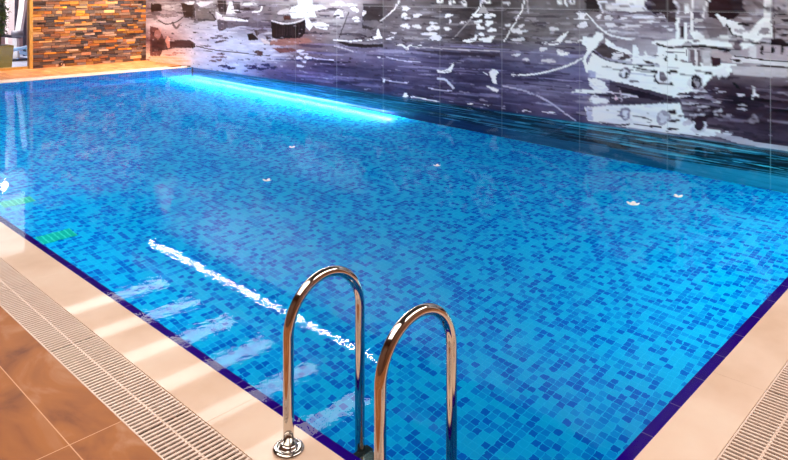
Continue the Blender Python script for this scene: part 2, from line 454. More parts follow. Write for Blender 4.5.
def ray(px, py, yw):
    """world point at depth plane y = yw seen at that pixel"""
    k = (px - HX) / FPX
    dx, dy = CA + k * SA, SA - k * CA
    t = yw / dy
    return Vector((dx * t, yw, H - (py - HY) / FPX * t))

# planter just behind the pane
pc = ray(-1.0, 60, 19.62)
pot = empty('potted_plant', (pc.x, 19.62, -0.02))
tag(pot, 'leafy green plant in a square olive gold pot behind the glass door', 'plant')
bm = bmesh.new()
def frustum(bm, r0, r1, z0, z1):
    a = [bm.verts.new((sx * r0, sy * r0, z0)) for sx, sy in ((-1, -1), (1, -1), (1, 1), (-1, 1))]
    b = [bm.verts.new((sx * r1, sy * r1, z1)) for sx, sy in ((-1, -1), (1, -1), (1, 1), (-1, 1))]
    bm.faces.new(a[::-1]); bm.faces.new(b)
    for k in range(4): bm.faces.new((a[k], a[(k + 1) % 4], b[(k + 1) % 4], b[k]))
frustum(bm, 0.23, 0.27, 0, 0.60)
obj('pot', bm, M['pot'], pot, bevel=0.01)
obj('soil', boxes((-0.25, 0.25, -0.25, 0.25, 0.58, 0.605)), M['soil'], pot)
bm = bmesh.new()
for k in range(5):
    a = k * 1.26; tube(bm, [(0.03 * math.cos(a), 0.03 * math.sin(a), 0.6), (0.07 * math.cos(a), 0.07 * math.sin(a), 1.2), (0.16 * math.cos(a + .4), 0.16 * math.sin(a + .4), 1.9)], [0.014, 0.011, 0.006], 8)
obj('stem', bm, M['stem'], pot)
bm = bmesh.new()
for k in range(1100):
    a = random.uniform(0, 2 * PI); z = random.uniform(0.85, 2.1); r = random.uniform(0.02, 0.21) * (0.6 + 0.4 * math.sin((z - .8) * 2.2))
    c = Vector((r * math.cos(a), r * math.sin(a), z)); L_ = random.uniform(0.08, 0.14)
    dirv = Vector((random.uniform(-1, 1), random.uniform(-1, 1), random.uniform(-.8, .6))).normalized()
    s = dirv.cross(Vector((random.uniform(-.3, .3), random.uniform(-.3, .3), 1))).normalized() * L_ * 0.28
    up = s.cross(dirv).normalized() * 0.008
    vs = [bm.verts.new(c), bm.verts.new(c + dirv * L_ * .5 + s + up), bm.verts.new(c + dirv * L_), bm.verts.new(c + dirv * L_ * .5 - s + up)]
    bm.faces.new((vs[0], vs[1], vs[2])); bm.faces.new((vs[0], vs[2], vs[3]))
obj('foliage', bm, M['leaf'], pot)

# white pillar and exercise machine
pa = ray(11.0, 60, 23.4)
col = empty('pillar', (pa.x, 23.4, -0.02)); tag(col, 'pinkish white square pillar behind the exercise machine', 'pillar')
obj('shaft', boxes((-0.13, 0.13, -0.13, 0.13, 0.08, ZC)), M['pinkwhite'], col, bevel=0.008)
obj('base', boxes((-0.16, 0.16, -0.16, 0.16, 0, 0.08)), M['pinkwhite'], col, bevel=0.008)

g0 = ray(19, 60, 21.6)
gm_ = empty('exercise_machine', (g0.x, 21.6, -0.02)); tag(gm_, 'white framed exercise machine with grey roller pads behind the glass door', 'exercise machine')
def at(px, py, yw=21.6):
    p = ray(px, py, yw) - Vector((g0.x, 21.6, -0.02)); return p
bm = bmesh.new(); tube(bm, [at(18.5, 34), at(22.3, 10), at(26.0, -28)], 0.105, 4); obj('frame_post', bm, M['white'], gm_)
bm = bmesh.new(); tube(bm, [at(24.6, 56, 21.8), at(24.6, -28, 21.8)], 0.05, 4); obj('frame_post', bm, M['darkgrey'], gm_)
bm = bmesh.new(); tube(bm, [at(16.0, 40, 21.9), at(16.4, -28, 21.9)], 0.045, 4); obj('frame_post', bm, M['darkgrey'], gm_)
bm = bmesh.new(); tube(bm, [at(12, 34, 21.3), at(22.5, 34, 21.3)], [0.10, 0.10], 16); obj('roller_pad', bm, M['cushion'], gm_, smooth=True)
bm = bmesh.new(); tube(bm, [at(0, 35.5, 21.35), at(21, 37.0, 21.35)], 0.045, 12); obj('bar', bm, M['darkgrey'], gm_)
bm = bmesh.new(); tube(bm, [at(15.5, 37, 21.6), at(16.5, 60, 21.6)], 0.09, 4); obj('weight_column', bm, M['white'], gm_)
bm = bmesh.new(); tube(bm, [at(12.5, 50, 21.2), at(27, 47, 21.2)], 0.05, 12); obj('arm_rest', bm, M['paleblue'], gm_)
bm = bmesh.new(); tube(bm, [at(20, 52, 21.2), at(27, 54, 21.2)], 0.05, 12); obj('foot_plate', bm, M['paleblue'], gm_)
b0, b1 = at(10, 58, 21.4), at(28, 58, 21.4)
obj('base', boxes((b0.x, b1.x, -0.25, 0.35, 0.0, 0.07)), M['darkgrey'], gm_)

# ------------------------------------------------------------------ pool ladder
lad = empty('pool_ladder', (1.98, 2.04, 0))
tag(lad, 'polished steel pool ladder with two hooped handrails on the near coping', 'pool ladder')
RT = 0.0228
def hoop_pts(y):
    x0, x1 = -0.20, 0.21; r = 0.205; zs = 0.472
    pts = [(x0, y, 0.0), (x0, y, 0.15), (x0, y, 0.35)]
    for k in range(0, 33):
        a = PI - PI * k / 32
        pts.append((0.005 + r * math.cos(a), y, zs + r * math.sin(a)))
    pts += [(x1, y, 0.3), (x1, y, 0.0), (x1, y, -0.4), (x1, y, -0.85)]
    for k in range(1, 9):
        a = PI / 2 * k / 8
        pts.append((x1 - 0.06 * (1 - math.cos(a)), y, -0.85 - 0.06 * math.sin(a)))
    pts.append((x1 - 0.17, y, -0.91))
    return pts
for y in (0.27, -0.27):
    bm = bmesh.new(); tube(bm, hoop_pts(y), RT, 28)
    h = obj('handrail', bm, M['steel'], lad, smooth=True)
    bm = bmesh.new(); lathe(bm, [(0.066, 0.0005), (0.067, 0.005), (0.061, 0.012), (0.048, 0.016), (0.044, 0.013), (0.038, 0.014), (0.036, 0.024), (0.030, 0.028), (0.0225, 0.030)], 40, (-0.20, y, 0))
    f = obj('flange', bm, M['steel'], h, smooth=True)
for z in (-0.36, -0.62, -0.86):
    bm = bmesh.new(); box(bm, 0.135, 0.245, -0.25, 0.25, z - 0.02, z)
    t = obj('tread', bm, M['steel'], lad, bevel=0.006)
    bm = bmesh.new()
    bm.free()
    for s in (-1, 1): obj('end_cap', boxes((0.13, 0.255, s * 0.25 - 0.022, s * 0.25 + 0.022, z - 0.03, z + 0.006)), M['rubber'], t, bevel=0.004)

# ------------------------------------------------------------------ drain plates on the pool floor
def floor_point(px, py):
    """point of the pool floor seen at that pixel through the water (Snell)"""
    k = (px - HX) / FPX; m = (py - HY) / FPX; q = math.hypot(1, k)
    t = (H - ZW) / m; th = math.atan2(q, m); tr = math.asin(math.sin(th) / 1.333)
    t += (ZW - ZP) * math.tan(tr) / q
    return t * (CA + k * SA), t * (SA - k * CA)
def floor_drain(px, py, w, l, label):
    x, y = floor_point(px, py)
    d = empty('floor_drain', (x, y, ZP)); tag(d, label, 'drain', 'drain plates on the pool floor')
    obj('plate', boxes((-w / 2, w / 2, -l / 2, l / 2, 0.001, 0.010)), M['drain'], d)
    bm = bmesh.new(); n = 6
    for k in range(n + 1):
        xx = -w / 2 + w * k / n; box(bm, max(-w / 2, xx - 0.006), min(w / 2, xx + 0.006), -l / 2, l / 2, 0.009, 0.014)
    obj('slat', bm, M['drainline'], d)
floor_drain(56.5, 236.5, 0.34, 0.22, 'teal slatted drain plate on the pool floor near the ladder-side wall')
floor_drain(17, 202, 0.34, 0.22, 'teal drain plate on the pool floor, farther along the ladder-side wall')

# ------------------------------------------------------------------ floating petals
def petal(px, py, size, rz, n, label):
    k = (px - HX) / FPX; t = (H - ZW) / ((py - HY) / FPX)
    x, y = t * (CA + k * SA), t * (SA - k * CA)
    e = empty('floating_blossom', (x, y, ZW), rz); tag(e, label, 'blossom', 'white blossoms adrift on the pool')
    for j in range(n):
        a = 2 * PI * j / n
        bm = bmesh.new()
        d1 = Vector((math.cos(a), math.sin(a), 0)); d2 = Vector((-math.sin(a), math.cos(a), 0))
        rows = []
        for i, (u, w, z) in enumerate(((0.02, .10, .15), (.35, .34, .12), (.7, .42, .25), (.95, .26, .5), (1.05, .05, .62))):
            rows.append([bm.verts.new((d1 * u + d2 * (w * s)) * size + Vector((0, 0, (z + abs(s) * .12) * size * .55 + 0.002))) for s in (-1, 0, 1)])
        for A, B in zip(rows, rows[1:]):
            for q in range(2): bm.faces.new((A[q], A[q + 1], B[q + 1], B[q]))
        p = obj('petal', bm, M['petal'], e, smooth=True)
        so = p.modifiers.new('solid', 'SOLIDIFY'); so.thickness = 0.002
    bm = bmesh.new(); bmesh.ops.create_uvsphere(bm, u_segments=8, v_segments=6, radius=size * 0.14)
    bmesh.ops.translate(bm, verts=bm.verts, vec=(0, 0, size * 0.12))
    obj('heart', bm, M['petalheart'], e)
petal(633, 205.5, 0.056, 0.3, 5, 'small white blossom floating on the water toward the mural, the more open one')
petal(678, 197.5, 0.046, 1.0, 4, 'small white blossom floating on the water nearest the mural with the white boat')
petal(437, 166.5, 0.04, 0.6, 4, 'small white blossom floating alone in the middle of the pool')
petal(267, 181.5, 0.046, 2.0, 4, 'small white blossom floating above the ladder hoops, toward the stone wall')
petal(292, 148.0, 0.042, 0.1, 4, 'small white blossom floating farthest out toward the mural corner')

# ------------------------------------------------------------------ the harbour mural, printed on panels
U0, U1 = -1.42, YW - 0.03
SEAMS = [-1.42, -0.10, 1.22, 2.54, 3.82, 5.14, 6.54, 7.86, 9.27, 10.60, 11.95, 13.35, 14.80, 16.22, 17.70, U1]
ZSEAM = 1.665
DU, DV = 0.0138, 0.0125
V0 = ZP
nu = int((U1 - U0) / DU) + 1
nv = int((ZSEAM + 0.45 - V0) / DV) + 1            # drawn up to a little above the long seam
UU = U0 + DU * np.arange(nu); VV = V0 + DV * np.arange(nv)
GU, GV = np.meshgrid(UU, VV)                       # (nv, nu)

def to_pix(u, v):
    # where a point of the wall stands in the photograph; used to copy the print from it
    Zc = XM * CA + u * SA; Xc = XM * SA - u * CA
    return HX + FPX * Xc / Zc, HY + FPX * (H - v) / Zc
def to_wall(px, py):
    k = (px - HX) / FPX
    t = XM / (CA + k * SA)
    return t * (SA - k * CA), H - (py - HY) / FPX * t
PXg, PYg = to_pix(GU, np.maximum(GV, -3))

# broad tones, with warm lamp light painted in at the lower left
gx = [140, 165, 190, 215, 240, 270, 300, 337, 360, 383, 410, 440, 470, 502, 540, 579, 620, 667, 700, 740, 770, 800, 900]
gy = [-20, 8, 25, 40, 55, 70, 90, 115, 150]
T = {
 140: [(170,160,160),(120,100,105),(190,170,175),(110,80,85),(235,190,165),(245,180,140),(245,180,140),(245,190,160),(240,190,170)],
 165: [(175,168,170),(130,115,120),(200,185,195),(130,100,105),(230,190,180),(245,185,150),(245,185,150),(240,190,170),(240,190,170)],
 190: [(190,185,190),(110,100,105),(190,186,196),(214,206,218),(226,214,224),(226,210,216),(220,212,226),(200,200,220),(190,190,220)],
 215: [(215,210,212),(150,142,145),(205,204,218),(206,206,224),(206,206,226),(196,196,224),(180,180,215),(160,160,200),(150,150,190)],
 240: [(200,195,198),(140,130,136),(120,112,124),(196,198,220),(196,198,222),(180,184,220),(120,120,170),(90,90,140),(80,80,130)],
 270: [(190,186,188),(120,110,115),(120,110,116),(170,164,180),(186,184,206),(110,96,128),(80,66,110),(60,52,90),(60,52,90)],
 300: [(200,196,196),(170,164,164),(120,108,112),(140,108,108),(120,104,118),(96,82,112),(74,62,104),(60,50,90),(60,50,90)],
 337: [(205,195,200),(180,168,176),(150,142,150),(132,122,128),(112,100,124),(80,66,104),(74,64,110),(60,50,90),(60,50,90)],
 360: [(200,190,196),(150,136,146),(130,118,130),(112,100,110),(118,104,140),(74,60,96),(70,58,104),(56,46,84),(56,46,84)],
 383: [(130,118,120),(90,78,84),(104,92,100),(100,90,104),(116,106,150),(76,64,104),(66,54,98),(50,42,76),(50,42,76)],
 410: [(110,98,100),(122,112,118),(132,120,130),(120,110,124),(124,116,164),(92,80,124),(70,58,96),(50,42,76),(50,42,76)],
 440: [(90,80,80),(96,88,92),(110,100,108),(104,94,102),(104,94,138),(76,64,106),(70,58,98),(50,42,76),(50,42,76)],
 470: [(80,70,70),(68,60,62),(84,74,80),(80,66,70),(92,80,110),(66,54,90),(66,54,92),(48,38,70),(48,38,70)],
 502: [(84,74,74),(80,72,74),(96,88,92),(100,92,96),(98,88,118),(72,62,100),(78,68,112),(56,46,84),(50,42,76)],
 540: [(100,92,92),(112,104,106),(116,108,110),(118,110,114),(118,112,146),(110,104,148),(106,96,134),(84,72,116),(60,50,90)],
 579: [(110,100,102),(116,108,110),(124,116,120),(120,112,120),(120,114,140),(116,110,156),(108,98,132),(90,80,118),(64,54,92)],
 620: [(150,142,146),(140,130,136),(160,150,160),(150,140,150),(170,164,178),(200,200,214),(110,100,124),(205,206,218),(120,112,140)],
 667: [(170,162,166),(120,110,114),(150,142,154),(178,170,180),(200,196,204),(190,186,200),(120,110,128),(200,200,212),(150,144,162)],
 700: [(200,196,198),(170,162,168),(140,130,138),(190,184,188),(180,172,178),(120,106,116),(90,76,90),(90,76,90),(190,182,196)],
 740: [(150,140,142),(120,108,112),(150,140,146),(190,182,186),(180,172,178),(150,138,146),(66,50,62),(60,44,56),(110,98,112)],
 770: [(190,184,186),(170,162,166),(150,142,146),(170,160,166),(196,188,192),(180,170,176),(84,68,80),(62,46,58),(90,78,92)],
 800: [(190,184,186),(170,162,166),(150,142,146),(170,160,166),(196,188,192),(180,170,176),(84,68,80),(62,46,58),(90,78,92)],
 900: [(180,174,176),(160,152,156),(150,142,146),(150,140,146),(160,152,160),(130,120,126),(84,68,80),(62,46,58),(80,68,82)],
}
TT = np.array([T[k] for k in gx], float)            # (nx, ny, 3)
def interp_tones(PX, PY):
    ix = np.clip(np.searchsorted(gx, PX) - 1, 0, len(gx) - 2); iy = np.clip(np.searchsorted(gy, PY) - 1, 0, len(gy) - 2)
    gxa, gya = np.array(gx, float), np.array(gy, float)
    fx = np.clip((PX - gxa[ix]) / (gxa[ix + 1] - gxa[ix]), 0, 1)[..., None]; fy = np.clip((PY - gya[iy]) / (gya[iy + 1] - gya[iy]), 0, 1)[..., None]
    return (TT[ix, iy] * (1 - fx) + TT[ix + 1, iy] * fx) * (1 - fy) + (TT[ix, iy + 1] * (1 - fx) + TT[ix + 1, iy + 1] * fx) * fy
IMG = interp_tones(PXg, np.where(GV < -0.3, 150, PYg))
# water part of the print that goes on below the water line: dark with streaks
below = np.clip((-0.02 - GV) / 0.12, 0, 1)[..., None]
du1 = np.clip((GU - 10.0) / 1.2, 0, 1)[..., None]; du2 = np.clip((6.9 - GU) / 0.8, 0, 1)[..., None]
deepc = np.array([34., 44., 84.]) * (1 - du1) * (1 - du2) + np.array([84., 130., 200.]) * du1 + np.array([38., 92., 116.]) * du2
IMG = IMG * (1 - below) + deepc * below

def blend(mask_idx, col, a):
    IMG[mask_idx] = IMG[mask_idx] * (1 - a) + np.array(col, float) * a

def window(u0, u1, v0, v1):
    a = max(0, int((u0 - U0) / DU) - 1); b = min(nu, int((u1 - U0) / DU) + 2)
    c = max(0, int((v0 - V0) / DV) - 1); d_ = min(nv, int((v1 - V0) / DV) + 2)
    return slice(c, d_), slice(a, b)

def fill_uv(pts, col, a=1.0):
    us = [p[0] for p in pts]; vs = [p[1] for p in pts]
    w = window(min(us), max(us), min(vs), max(vs))
    gu, gv = GU[w], GV[w]
    if gu.size == 0: return
    ins = np.zeros(gu.shape, bool)
    n = len(pts)
    for i in range(n):
        (x0, y0), (x1, y1) = pts[i], pts[(i + 1) % n]
        if y0 == y1: continue
        c = ((y0 > gv) != (y1 > gv)) & (gu < (x1 - x0) * (gv - y0) / (y1 - y0) + x0)
        ins ^= c
    sub = IMG[w]; sub[ins] = sub[ins] * (1 - a) + np.array(col, float) * a

def P(col, *pts, a=1.0):
    fill_uv([to_wall(*p) for p in pts], col, a)

re_ = random.Random(3)
def E(col, cx, cy, rx, ry, a=1.0, tilt=0.0):
    q = []
    wob = 0.20 if min(rx, ry) < 4.5 else 0.07
    p1, p2, p3 = (re_.uniform(0, 2 * PI) for _ in range(3))
    for k in range(20):
        t = 2 * PI * k / 20
        f = 1 + wob * (math.sin(2 * t + p1) + .8 * math.sin(3 * t + p2) + .5 * math.sin(5 * t + p3))
        x, y = rx * f * math.cos(t), ry * f * math.sin(t)
        q.append(to_wall(cx + x * math.cos(tilt) - y * math.sin(tilt), cy + x * math.sin(tilt) + y * math.cos(tilt)))
    fill_uv(q, col, a)

def Ln(col, w, *pts, a=1.0):
    # smooth stroke of width w (pixels of the photograph, i.e. constant proportion on the print)
    P_ = [Vector(p) for p in pts]
    if len(P_) > 2:
        s = []
        for i in range(len(P_) - 1):
            p0, p1, p2, p3 = P_[max(i - 1, 0)], P_[i], P_[i + 1], P_[min(i + 2, len(P_) - 1)]
            for k in range(6):
                t = k / 6
                s.append(0.5 * ((2 * p1) + (-p0 + p2) * t + (2 * p0 - 5 * p1 + 4 * p2 - p3) * t * t + (-p0 + 3 * p1 - 3 * p2 + p3) * t ** 3))
        s.append(P_[-1]); P_ = s
    Lf, Rt = [], []
    n = len(P_)
    for i, p in enumerate(P_):
        d = (P_[min(i + 1, n - 1)] - P_[max(i - 1, 0)]).normalized(); nrm = Vector((-d.y, d.x))
        f = w * 0.5 if not isinstance(w, tuple) else 0.5 * (w[0] + (w[1] - w[0]) * i / (n - 1))
        Lf.append(p + nrm * f); Rt.append(p - nrm * f)
    for i in range(n - 1):
        P(col, Lf[i], Lf[i + 1], Rt[i + 1], Rt[i], a=a)

rs = random.Random(5)
# random ripple streaks in the printed water
def streaks(n, x0, x1, y0, y1, cols, lmin, lmax, hmin, hmax, a=0.6):
    for _ in range(n):
        x = rs.uniform(x0, x1); y = rs.uniform(y0, y1); l = rs.uniform(lmin, lmax); h = rs.uniform(hmin, hmax)
        E(rs.choice(cols), x, y, l, h, a=a * rs.uniform(.5, 1), tilt=0.02 + 0.10 * max(0, min(1, (y - 20) / 100)) + rs.uniform(-.03, .03))
W_ = (226, 224, 236); G_ = (150, 142, 156); D_ = (56, 46, 60); K_ = (36, 28, 36); LP = (150, 146, 186)
streaks(130, 335, 585, 6, 44, [G_, (170, 162, 168), D_, (90, 80, 84)], 4, 16, .5, 1.6, .6)
streaks(170, 290, 585, 44, 110, [(52, 42, 76), (140, 130, 176), (160, 154, 200), (60, 48, 86), (90, 78, 120)], 8, 34, .5, 1.7, .55)
streaks(60, 600, 700, 10, 40, [W_, G_, (110, 100, 112)], 5, 18, .6, 1.8, .6)
streaks(120, 585, 800, 85, 150, [K_, D_, (90, 76, 92), (170, 160, 176)], 5, 24, .6, 2.2, .6)
streaks(50, 200, 290, 25, 66, [(222, 222, 238), (170, 168, 196)], 5, 14, .6, 1.8, .5)
streaks(60, 240, 340, 0, 36, [G_, D_, (200, 196, 198)], 3, 10, .6, 1.8, .6)
streaks(60, 150, 240, 0, 22, [(90, 80, 84), (200, 196, 200), (60, 50, 52)], 2, 9, .8, 2.4, .6)
streaks(50, 735, 800, 0, 44, [K_, W_, G_, (90, 80, 84)], 3, 10, .7, 2.0, .6)
# underwater part, streaks drawn in wall measures
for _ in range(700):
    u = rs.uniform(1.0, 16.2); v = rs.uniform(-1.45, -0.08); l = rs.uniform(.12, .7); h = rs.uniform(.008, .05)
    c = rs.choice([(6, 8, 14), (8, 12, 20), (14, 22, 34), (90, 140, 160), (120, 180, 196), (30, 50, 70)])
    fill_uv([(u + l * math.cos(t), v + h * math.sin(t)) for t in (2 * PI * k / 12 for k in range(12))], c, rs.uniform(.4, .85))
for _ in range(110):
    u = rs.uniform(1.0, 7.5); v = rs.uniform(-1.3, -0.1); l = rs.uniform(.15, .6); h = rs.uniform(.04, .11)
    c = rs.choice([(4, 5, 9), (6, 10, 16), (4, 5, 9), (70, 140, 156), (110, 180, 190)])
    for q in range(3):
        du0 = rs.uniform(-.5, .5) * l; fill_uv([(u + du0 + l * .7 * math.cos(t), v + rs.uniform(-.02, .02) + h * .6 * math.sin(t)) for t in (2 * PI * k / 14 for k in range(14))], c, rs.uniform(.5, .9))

# far left: shore, dark trees and ripples, warm lamp light painted into their colour
P((96, 62, 62), (150, 26), (158, 28), (163, 36), (165, 46), (160, 56), (150, 56), a=.85)
P((70, 50, 54), (151, 40), (160, 38), (172, 40), (190, 40), (196, 44), (192, 48), (175, 48), (165, 50), (152, 52), a=.85)
E((196, 150, 146), 158, 34, 3, 6, .5); E((220, 160, 150), 168, 42, 2.5, 5, .8)
P((66, 56, 56), (181, 3), (194, 3), (195, 18), (184, 18)); P((56, 44, 44), (151, 3), (161, 4), (162, 11), (151, 12))
P((128, 122, 122), (195, 8), (215, 8), (215, 20), (197, 21)); P((90, 84, 86), (197, 19), (215, 19.5), (215, 21), (197, 21))
E((235, 230, 232), 190, 3, 4, 2); E((228, 220, 226), 204, 3.5, 8, 2.5)
P((176, 166, 176), (158, 18), (172, 17), (185, 16), (182, 21), (165, 23)); Ln((90, 80, 84), 1.2, (158, 20), (166, 24), (176, 22), (186, 15)); Ln((90, 76, 80), 2.4, (172, 22), (176, 28), (180, 24), a=.7)
E((176, 166, 180), 182, 31, 3.5, 3, .6); E((70, 56, 60), 195, 32.5, 2.5, .8); Ln((80, 66, 70), 1.0, (196, 46), (214, 50), (232, 52), (258, 55), (270, 56))
E((96, 80, 84), 208, 51, 4, .6); E((100, 84, 88), 206, 46, 5, .7); E((60, 48, 52), 193, 46, 2.5, 2)
Ln((70, 56, 64), 1.4, (209, 12), (212, 14), (216, 20)); 
for x, y, w in ((152, 60, 12), (160, 57, 9), (172, 58, 10), (180, 61, 8)): E((236, 168, 130), x, y, w, 1.0, .6)
for x, y, w in ((155, 63, 6), (170, 55, 6), (178, 53, 6)): E((150, 90, 74), x, y, w, .9, .6)
# small sail boat beyond
P((60, 52, 54), (217, 0), (226, 0), (227, 12), (219, 12)); P((226, 222, 224), (229, 2), (234, 2), (240, 13), (226, 14))
P((214, 208, 214), (216, 12), (222, 15), (232, 16), (247, 20), (247, 22), (232, 22), (222, 20), (217, 20)); Ln((240, 238, 240), 1.2, (216, 12), (224, 17), (238, 20), (248, 21))
Ln((96, 86, 90), 1.0, (222, 16), (236, 17), (246, 20)); P((92, 84, 94), (217, 19), (226, 21), (228, 28), (222, 31), (218, 30), a=.9)
P((104, 94, 106), (226, 21), (250, 22), (272, 22), (272, 28), (262, 28), (240, 26), (228, 29), a=.85)
P((70, 62, 66), (232, 1), (240, 2), (240, 10), (234, 10), a=.8); E((66, 56, 60), 246, 9, 4, 1.6); E((226, 222, 222), 249, 4, 6, 1.5); E((70, 60, 64), 238, 12, 4, 1)
Ln((236, 232, 234), 1.5, (262, 6), (260, 11), (252, 12))
for x, y in ((214, 38), (219, 36), (222, 41), (225, 38), (218, 42)): E((84, 70, 86), x, y, 3.6, 1.0, .9)
for x, y in ((215, 57), (219, 60), (223, 57), (213, 61), (221, 54)): E((110, 84, 98), x, y, 3.8, 1.0, .9)
for x, y in ((224, 66), (230, 68), (250, 66), (254, 68), (266, 65), (272, 68), (262, 69)): E((46, 36, 84), x, y, 5.5, 1.3, .9)
P((40, 34, 36), (247, 34), (252, 33), (258, 38), (258, 40), (249, 40.5)); E((90, 76, 80), 257, 33, 2.5, 2.5); E((80, 60, 64), 259, 53, 4.2, 2.6, .9); E((100, 84, 92), 262, 31, 4, 3, .6)
P((206, 190, 190), (260, 38), (270, 40), (276, 38), (274, 44), (264, 44)); E((70, 50, 56), 268, 38, 3, 1.2)
# dark moored hull and white tower
P((44, 34, 38), (271, 21), (278, 23), (288, 24.5), (298, 23), (306, 19), (305, 33), (300, 38), (285, 40), (272, 38))
for k in range(22): Ln(rs.choice([(90, 80, 84), (28, 20, 24), (70, 60, 66)]), .8, (272 + k * 1.5, 24 + rs.uniform(0, 3)), (272 + k * 1.5, 36 + rs.uniform(-3, 3)), a=.6)
Ln((214, 208, 210), 1.2, (271, 20.5), (280, 23), (290, 23.4), (300, 21), (306, 18)); P((86, 56, 52), (283, 16), (290, 16), (291, 20), (284, 20))
P((156, 112, 106), (270, 41), (285, 38.5), (308, 38), (313, 42), (300, 44), (285, 46), (270, 45)); P((120, 74, 72), (272, 48), (292, 48), (300, 51), (280, 53), a=.8)
P((226, 232, 230), (298, -2), (312, -2), (314, 10), (317, 17), (292, 18.5), (289, 12), (292, 7), (298, 5))
E((206, 200, 204), 285, 12, 6, 3.5, .7); E((232, 228, 232), 318, 8, 7, 3, .7); P((230, 226, 230), (305, 18), (308, 18), (313, 25), (310, 31), (306, 27))
P((222, 220, 224), (311, 23), (322, 22), (329, 25), (327, 30), (316, 28)); Ln((120, 110, 116), .9, (312, 25), (320, 27), (328, 27)); P((170, 164, 168), (312, 17), (345, 18), (345, 24), (320, 22), a=.7)
for x, y in ((300, 51), (303, 54), (299, 58), (304, 61), (300, 66), (308, 58)): E((226, 222, 240), x, y, 3.6, 1.4, .9)
Ln((200, 196, 224), 1.0, (306, 56), (318, 59), (334, 60)); E((44, 34, 70), 346, 83, 12, 1.8, .8); E((40, 32, 60), 330, 62, 16, 1.5, .6); E((40, 32, 66), 300, 60, 22, 1.2, .5)
# sloop and small white craft (337)
Ln((70, 60, 66), .9, (349, 12), (344, 25), (339, 38)); P((224, 220, 226), (333, 15), (338, 9), (342, 10), (344, 17), (336, 18)); E((60, 50, 56), 337, 15.5, 3.5, .7)
P((52, 42, 48), (336, 41), (350, 43), (366, 44.5), (383, 44), (383, 47), (362, 48), (346, 46)); Ln((230, 226, 232), 1.1, (333, 40), (350, 41), (366, 40), (382, 38)); Ln((190, 184, 196), .9, (334, 46), (346, 49), (354, 52))
P((62, 52, 56), (363, 4), (383, 4), (383, 22), (372, 30), (362, 28), a=.85); P((150, 140, 150), (362, 21), (376, 20), (383, 24), (374, 28), (363, 25), a=.5)
for x, y, a_, b_ in ((354, 9, 3, 2.5), (357, 10, 1.5, 3), (364, 13, 2, 2.5), (356, 18, 3, 1.6), (357, 21, 2.6, 1.2), (349, 5, 8, 1.4), (338, 4, 7, 2)): E((232, 228, 236), x, y, a_, b_, .9)
P(W_, (371, 37), (377, 36), (376.5, 30), (378.5, 28.5), (380.5, 34), (382.5, 38), (377, 39)); P(K_, (367, 37.5), (372, 36), (373, 38))
Ln((216, 210, 214), (1.6, .8), (399.5, 0), (394, 9), (387, 16), (380, 21))
# panel 383-440: white lights and gull
for x, y, a_, b_ in ((405.5, 8.3, 4.2, 2.2), (404, 15, 2.8, 2.5), (407, 18, 3, 1.4), (417, 15.5, 4.8, 1.8), (404.5, 25.5, 4.2, 1.8), (408, 27, 3, 1.6), (417, 26.5, 4.6, 1.9), (394, 33, 2.6, .9), (433, 28, 6, 3), (430, 34, 7, 2.2), (436, 38, 5, 3), (433, 23, 4, 1.3), (391, 38.5, 4, 1.5)): E((216, 212, 220), x, y, a_, b_, .92)
Ln(W_, 2.0, (396, 44.5), (402, 45), (406, 48.5), (409, 49)); Ln(W_, 1.4, (407, 48), (410, 45.5), (416, 46.5), (421, 45)); Ln(K_, .8, (412, 46), (421, 46.5)); P(K_, (396, 43.8), (399, 44), (397, 45.6))
E(W_, 405, 96, 3.6, 1.4); E(W_, 405, 94, 1.5, 1.6); Ln((190, 184, 220), .8, (386, 57), (404, 61), (420, 62)); Ln((200, 194, 226), .9, (382, 79), (396, 82), (410, 83)); Ln((220, 214, 236), .9, (410, 96), (425, 99), (440, 102))
E(W_, 379, 57.5, 1.4, .8); E((230, 226, 240), 384, 81, 1.2, 1.6)
Ln((190, 180, 190), 1.0, (415, 48), (430, 47.5), (440, 48.5), (470, 50), (500, 51)); P((50, 38, 54), (412, 50), (440, 51), (500, 54), (500, 57), (440, 55), a=.6)
# panel 440-502
for x, y, a_, b_ in ((448.5, 15.5, 4.2, 1.7), (450, 21.5, 1.6, 1.8), (463, 22.3, 3, 1.2), (447, 29, 3.6, 1.6)): E((222, 218, 222), x, y, a_, b_, .95)
for x, y, a_, b_ in ((477, 15.2, 4.2, 2.2), (489.5, 15.8, 5, 3), (478, 22.2, 4.2, 2.3), (489, 23, 4.2, 2.7), (480, 27.5, 4.6, 2), (492, 30, 4, 2.4), (481.5, 34.3, 2.8, 1.9), (486, 40, 6.5, 2.2), (491, 37.6, 4, 1.4)): E((226, 224, 226), x, y, a_, b_, .97)
P((170, 162, 164), (483, 5), (489, 13), (478, 13)); Ln((226, 222, 222), (1.6, 1.2), (482, -1), (480, 7), (474, 15), (470, 20)); Ln((160, 150, 152), 1.1, (470, 20), (462, 29), (453, 39))
P(W_, (463, 40), (470, 39), (474, 38), (476, 34), (478, 35.5), (475.5, 41), (470, 42.5), (463, 42))
for x, y in ((452, 2), (464, 3), (487, 1), (440, 1)): E(W_, x, y, 3, 2.6); E(D_, x, y - 1, 1.4, 1.4)
P(W_, (437, 69.5), (445, 70.5), (449, 68), (452, 63), (454.5, 63), (451, 72), (446, 73), (437.5, 72.5)); Ln(K_, .9, (453, 64), (460, 61)); Ln((186, 190, 210), 2.2, (437, 78.5), (446, 80), (450, 84), (454, 89))
P(W_, (489, 72), (493, 69), (497, 70.5), (499, 73), (495, 74.5), (496, 79), (497.5, 84), (493, 83), (490.5, 77)); Ln(W_, .8, (483, 72), (488, 75)); P((214, 214, 228), (486, 86), (493, 87), (499, 90), (496, 92), (491, 90))
Ln((200, 194, 226), .8, (428, 88), (440, 90), (452, 91)); E(W_, 470, 104, 3, .6); E(W_, 487, 105, 3, .6)
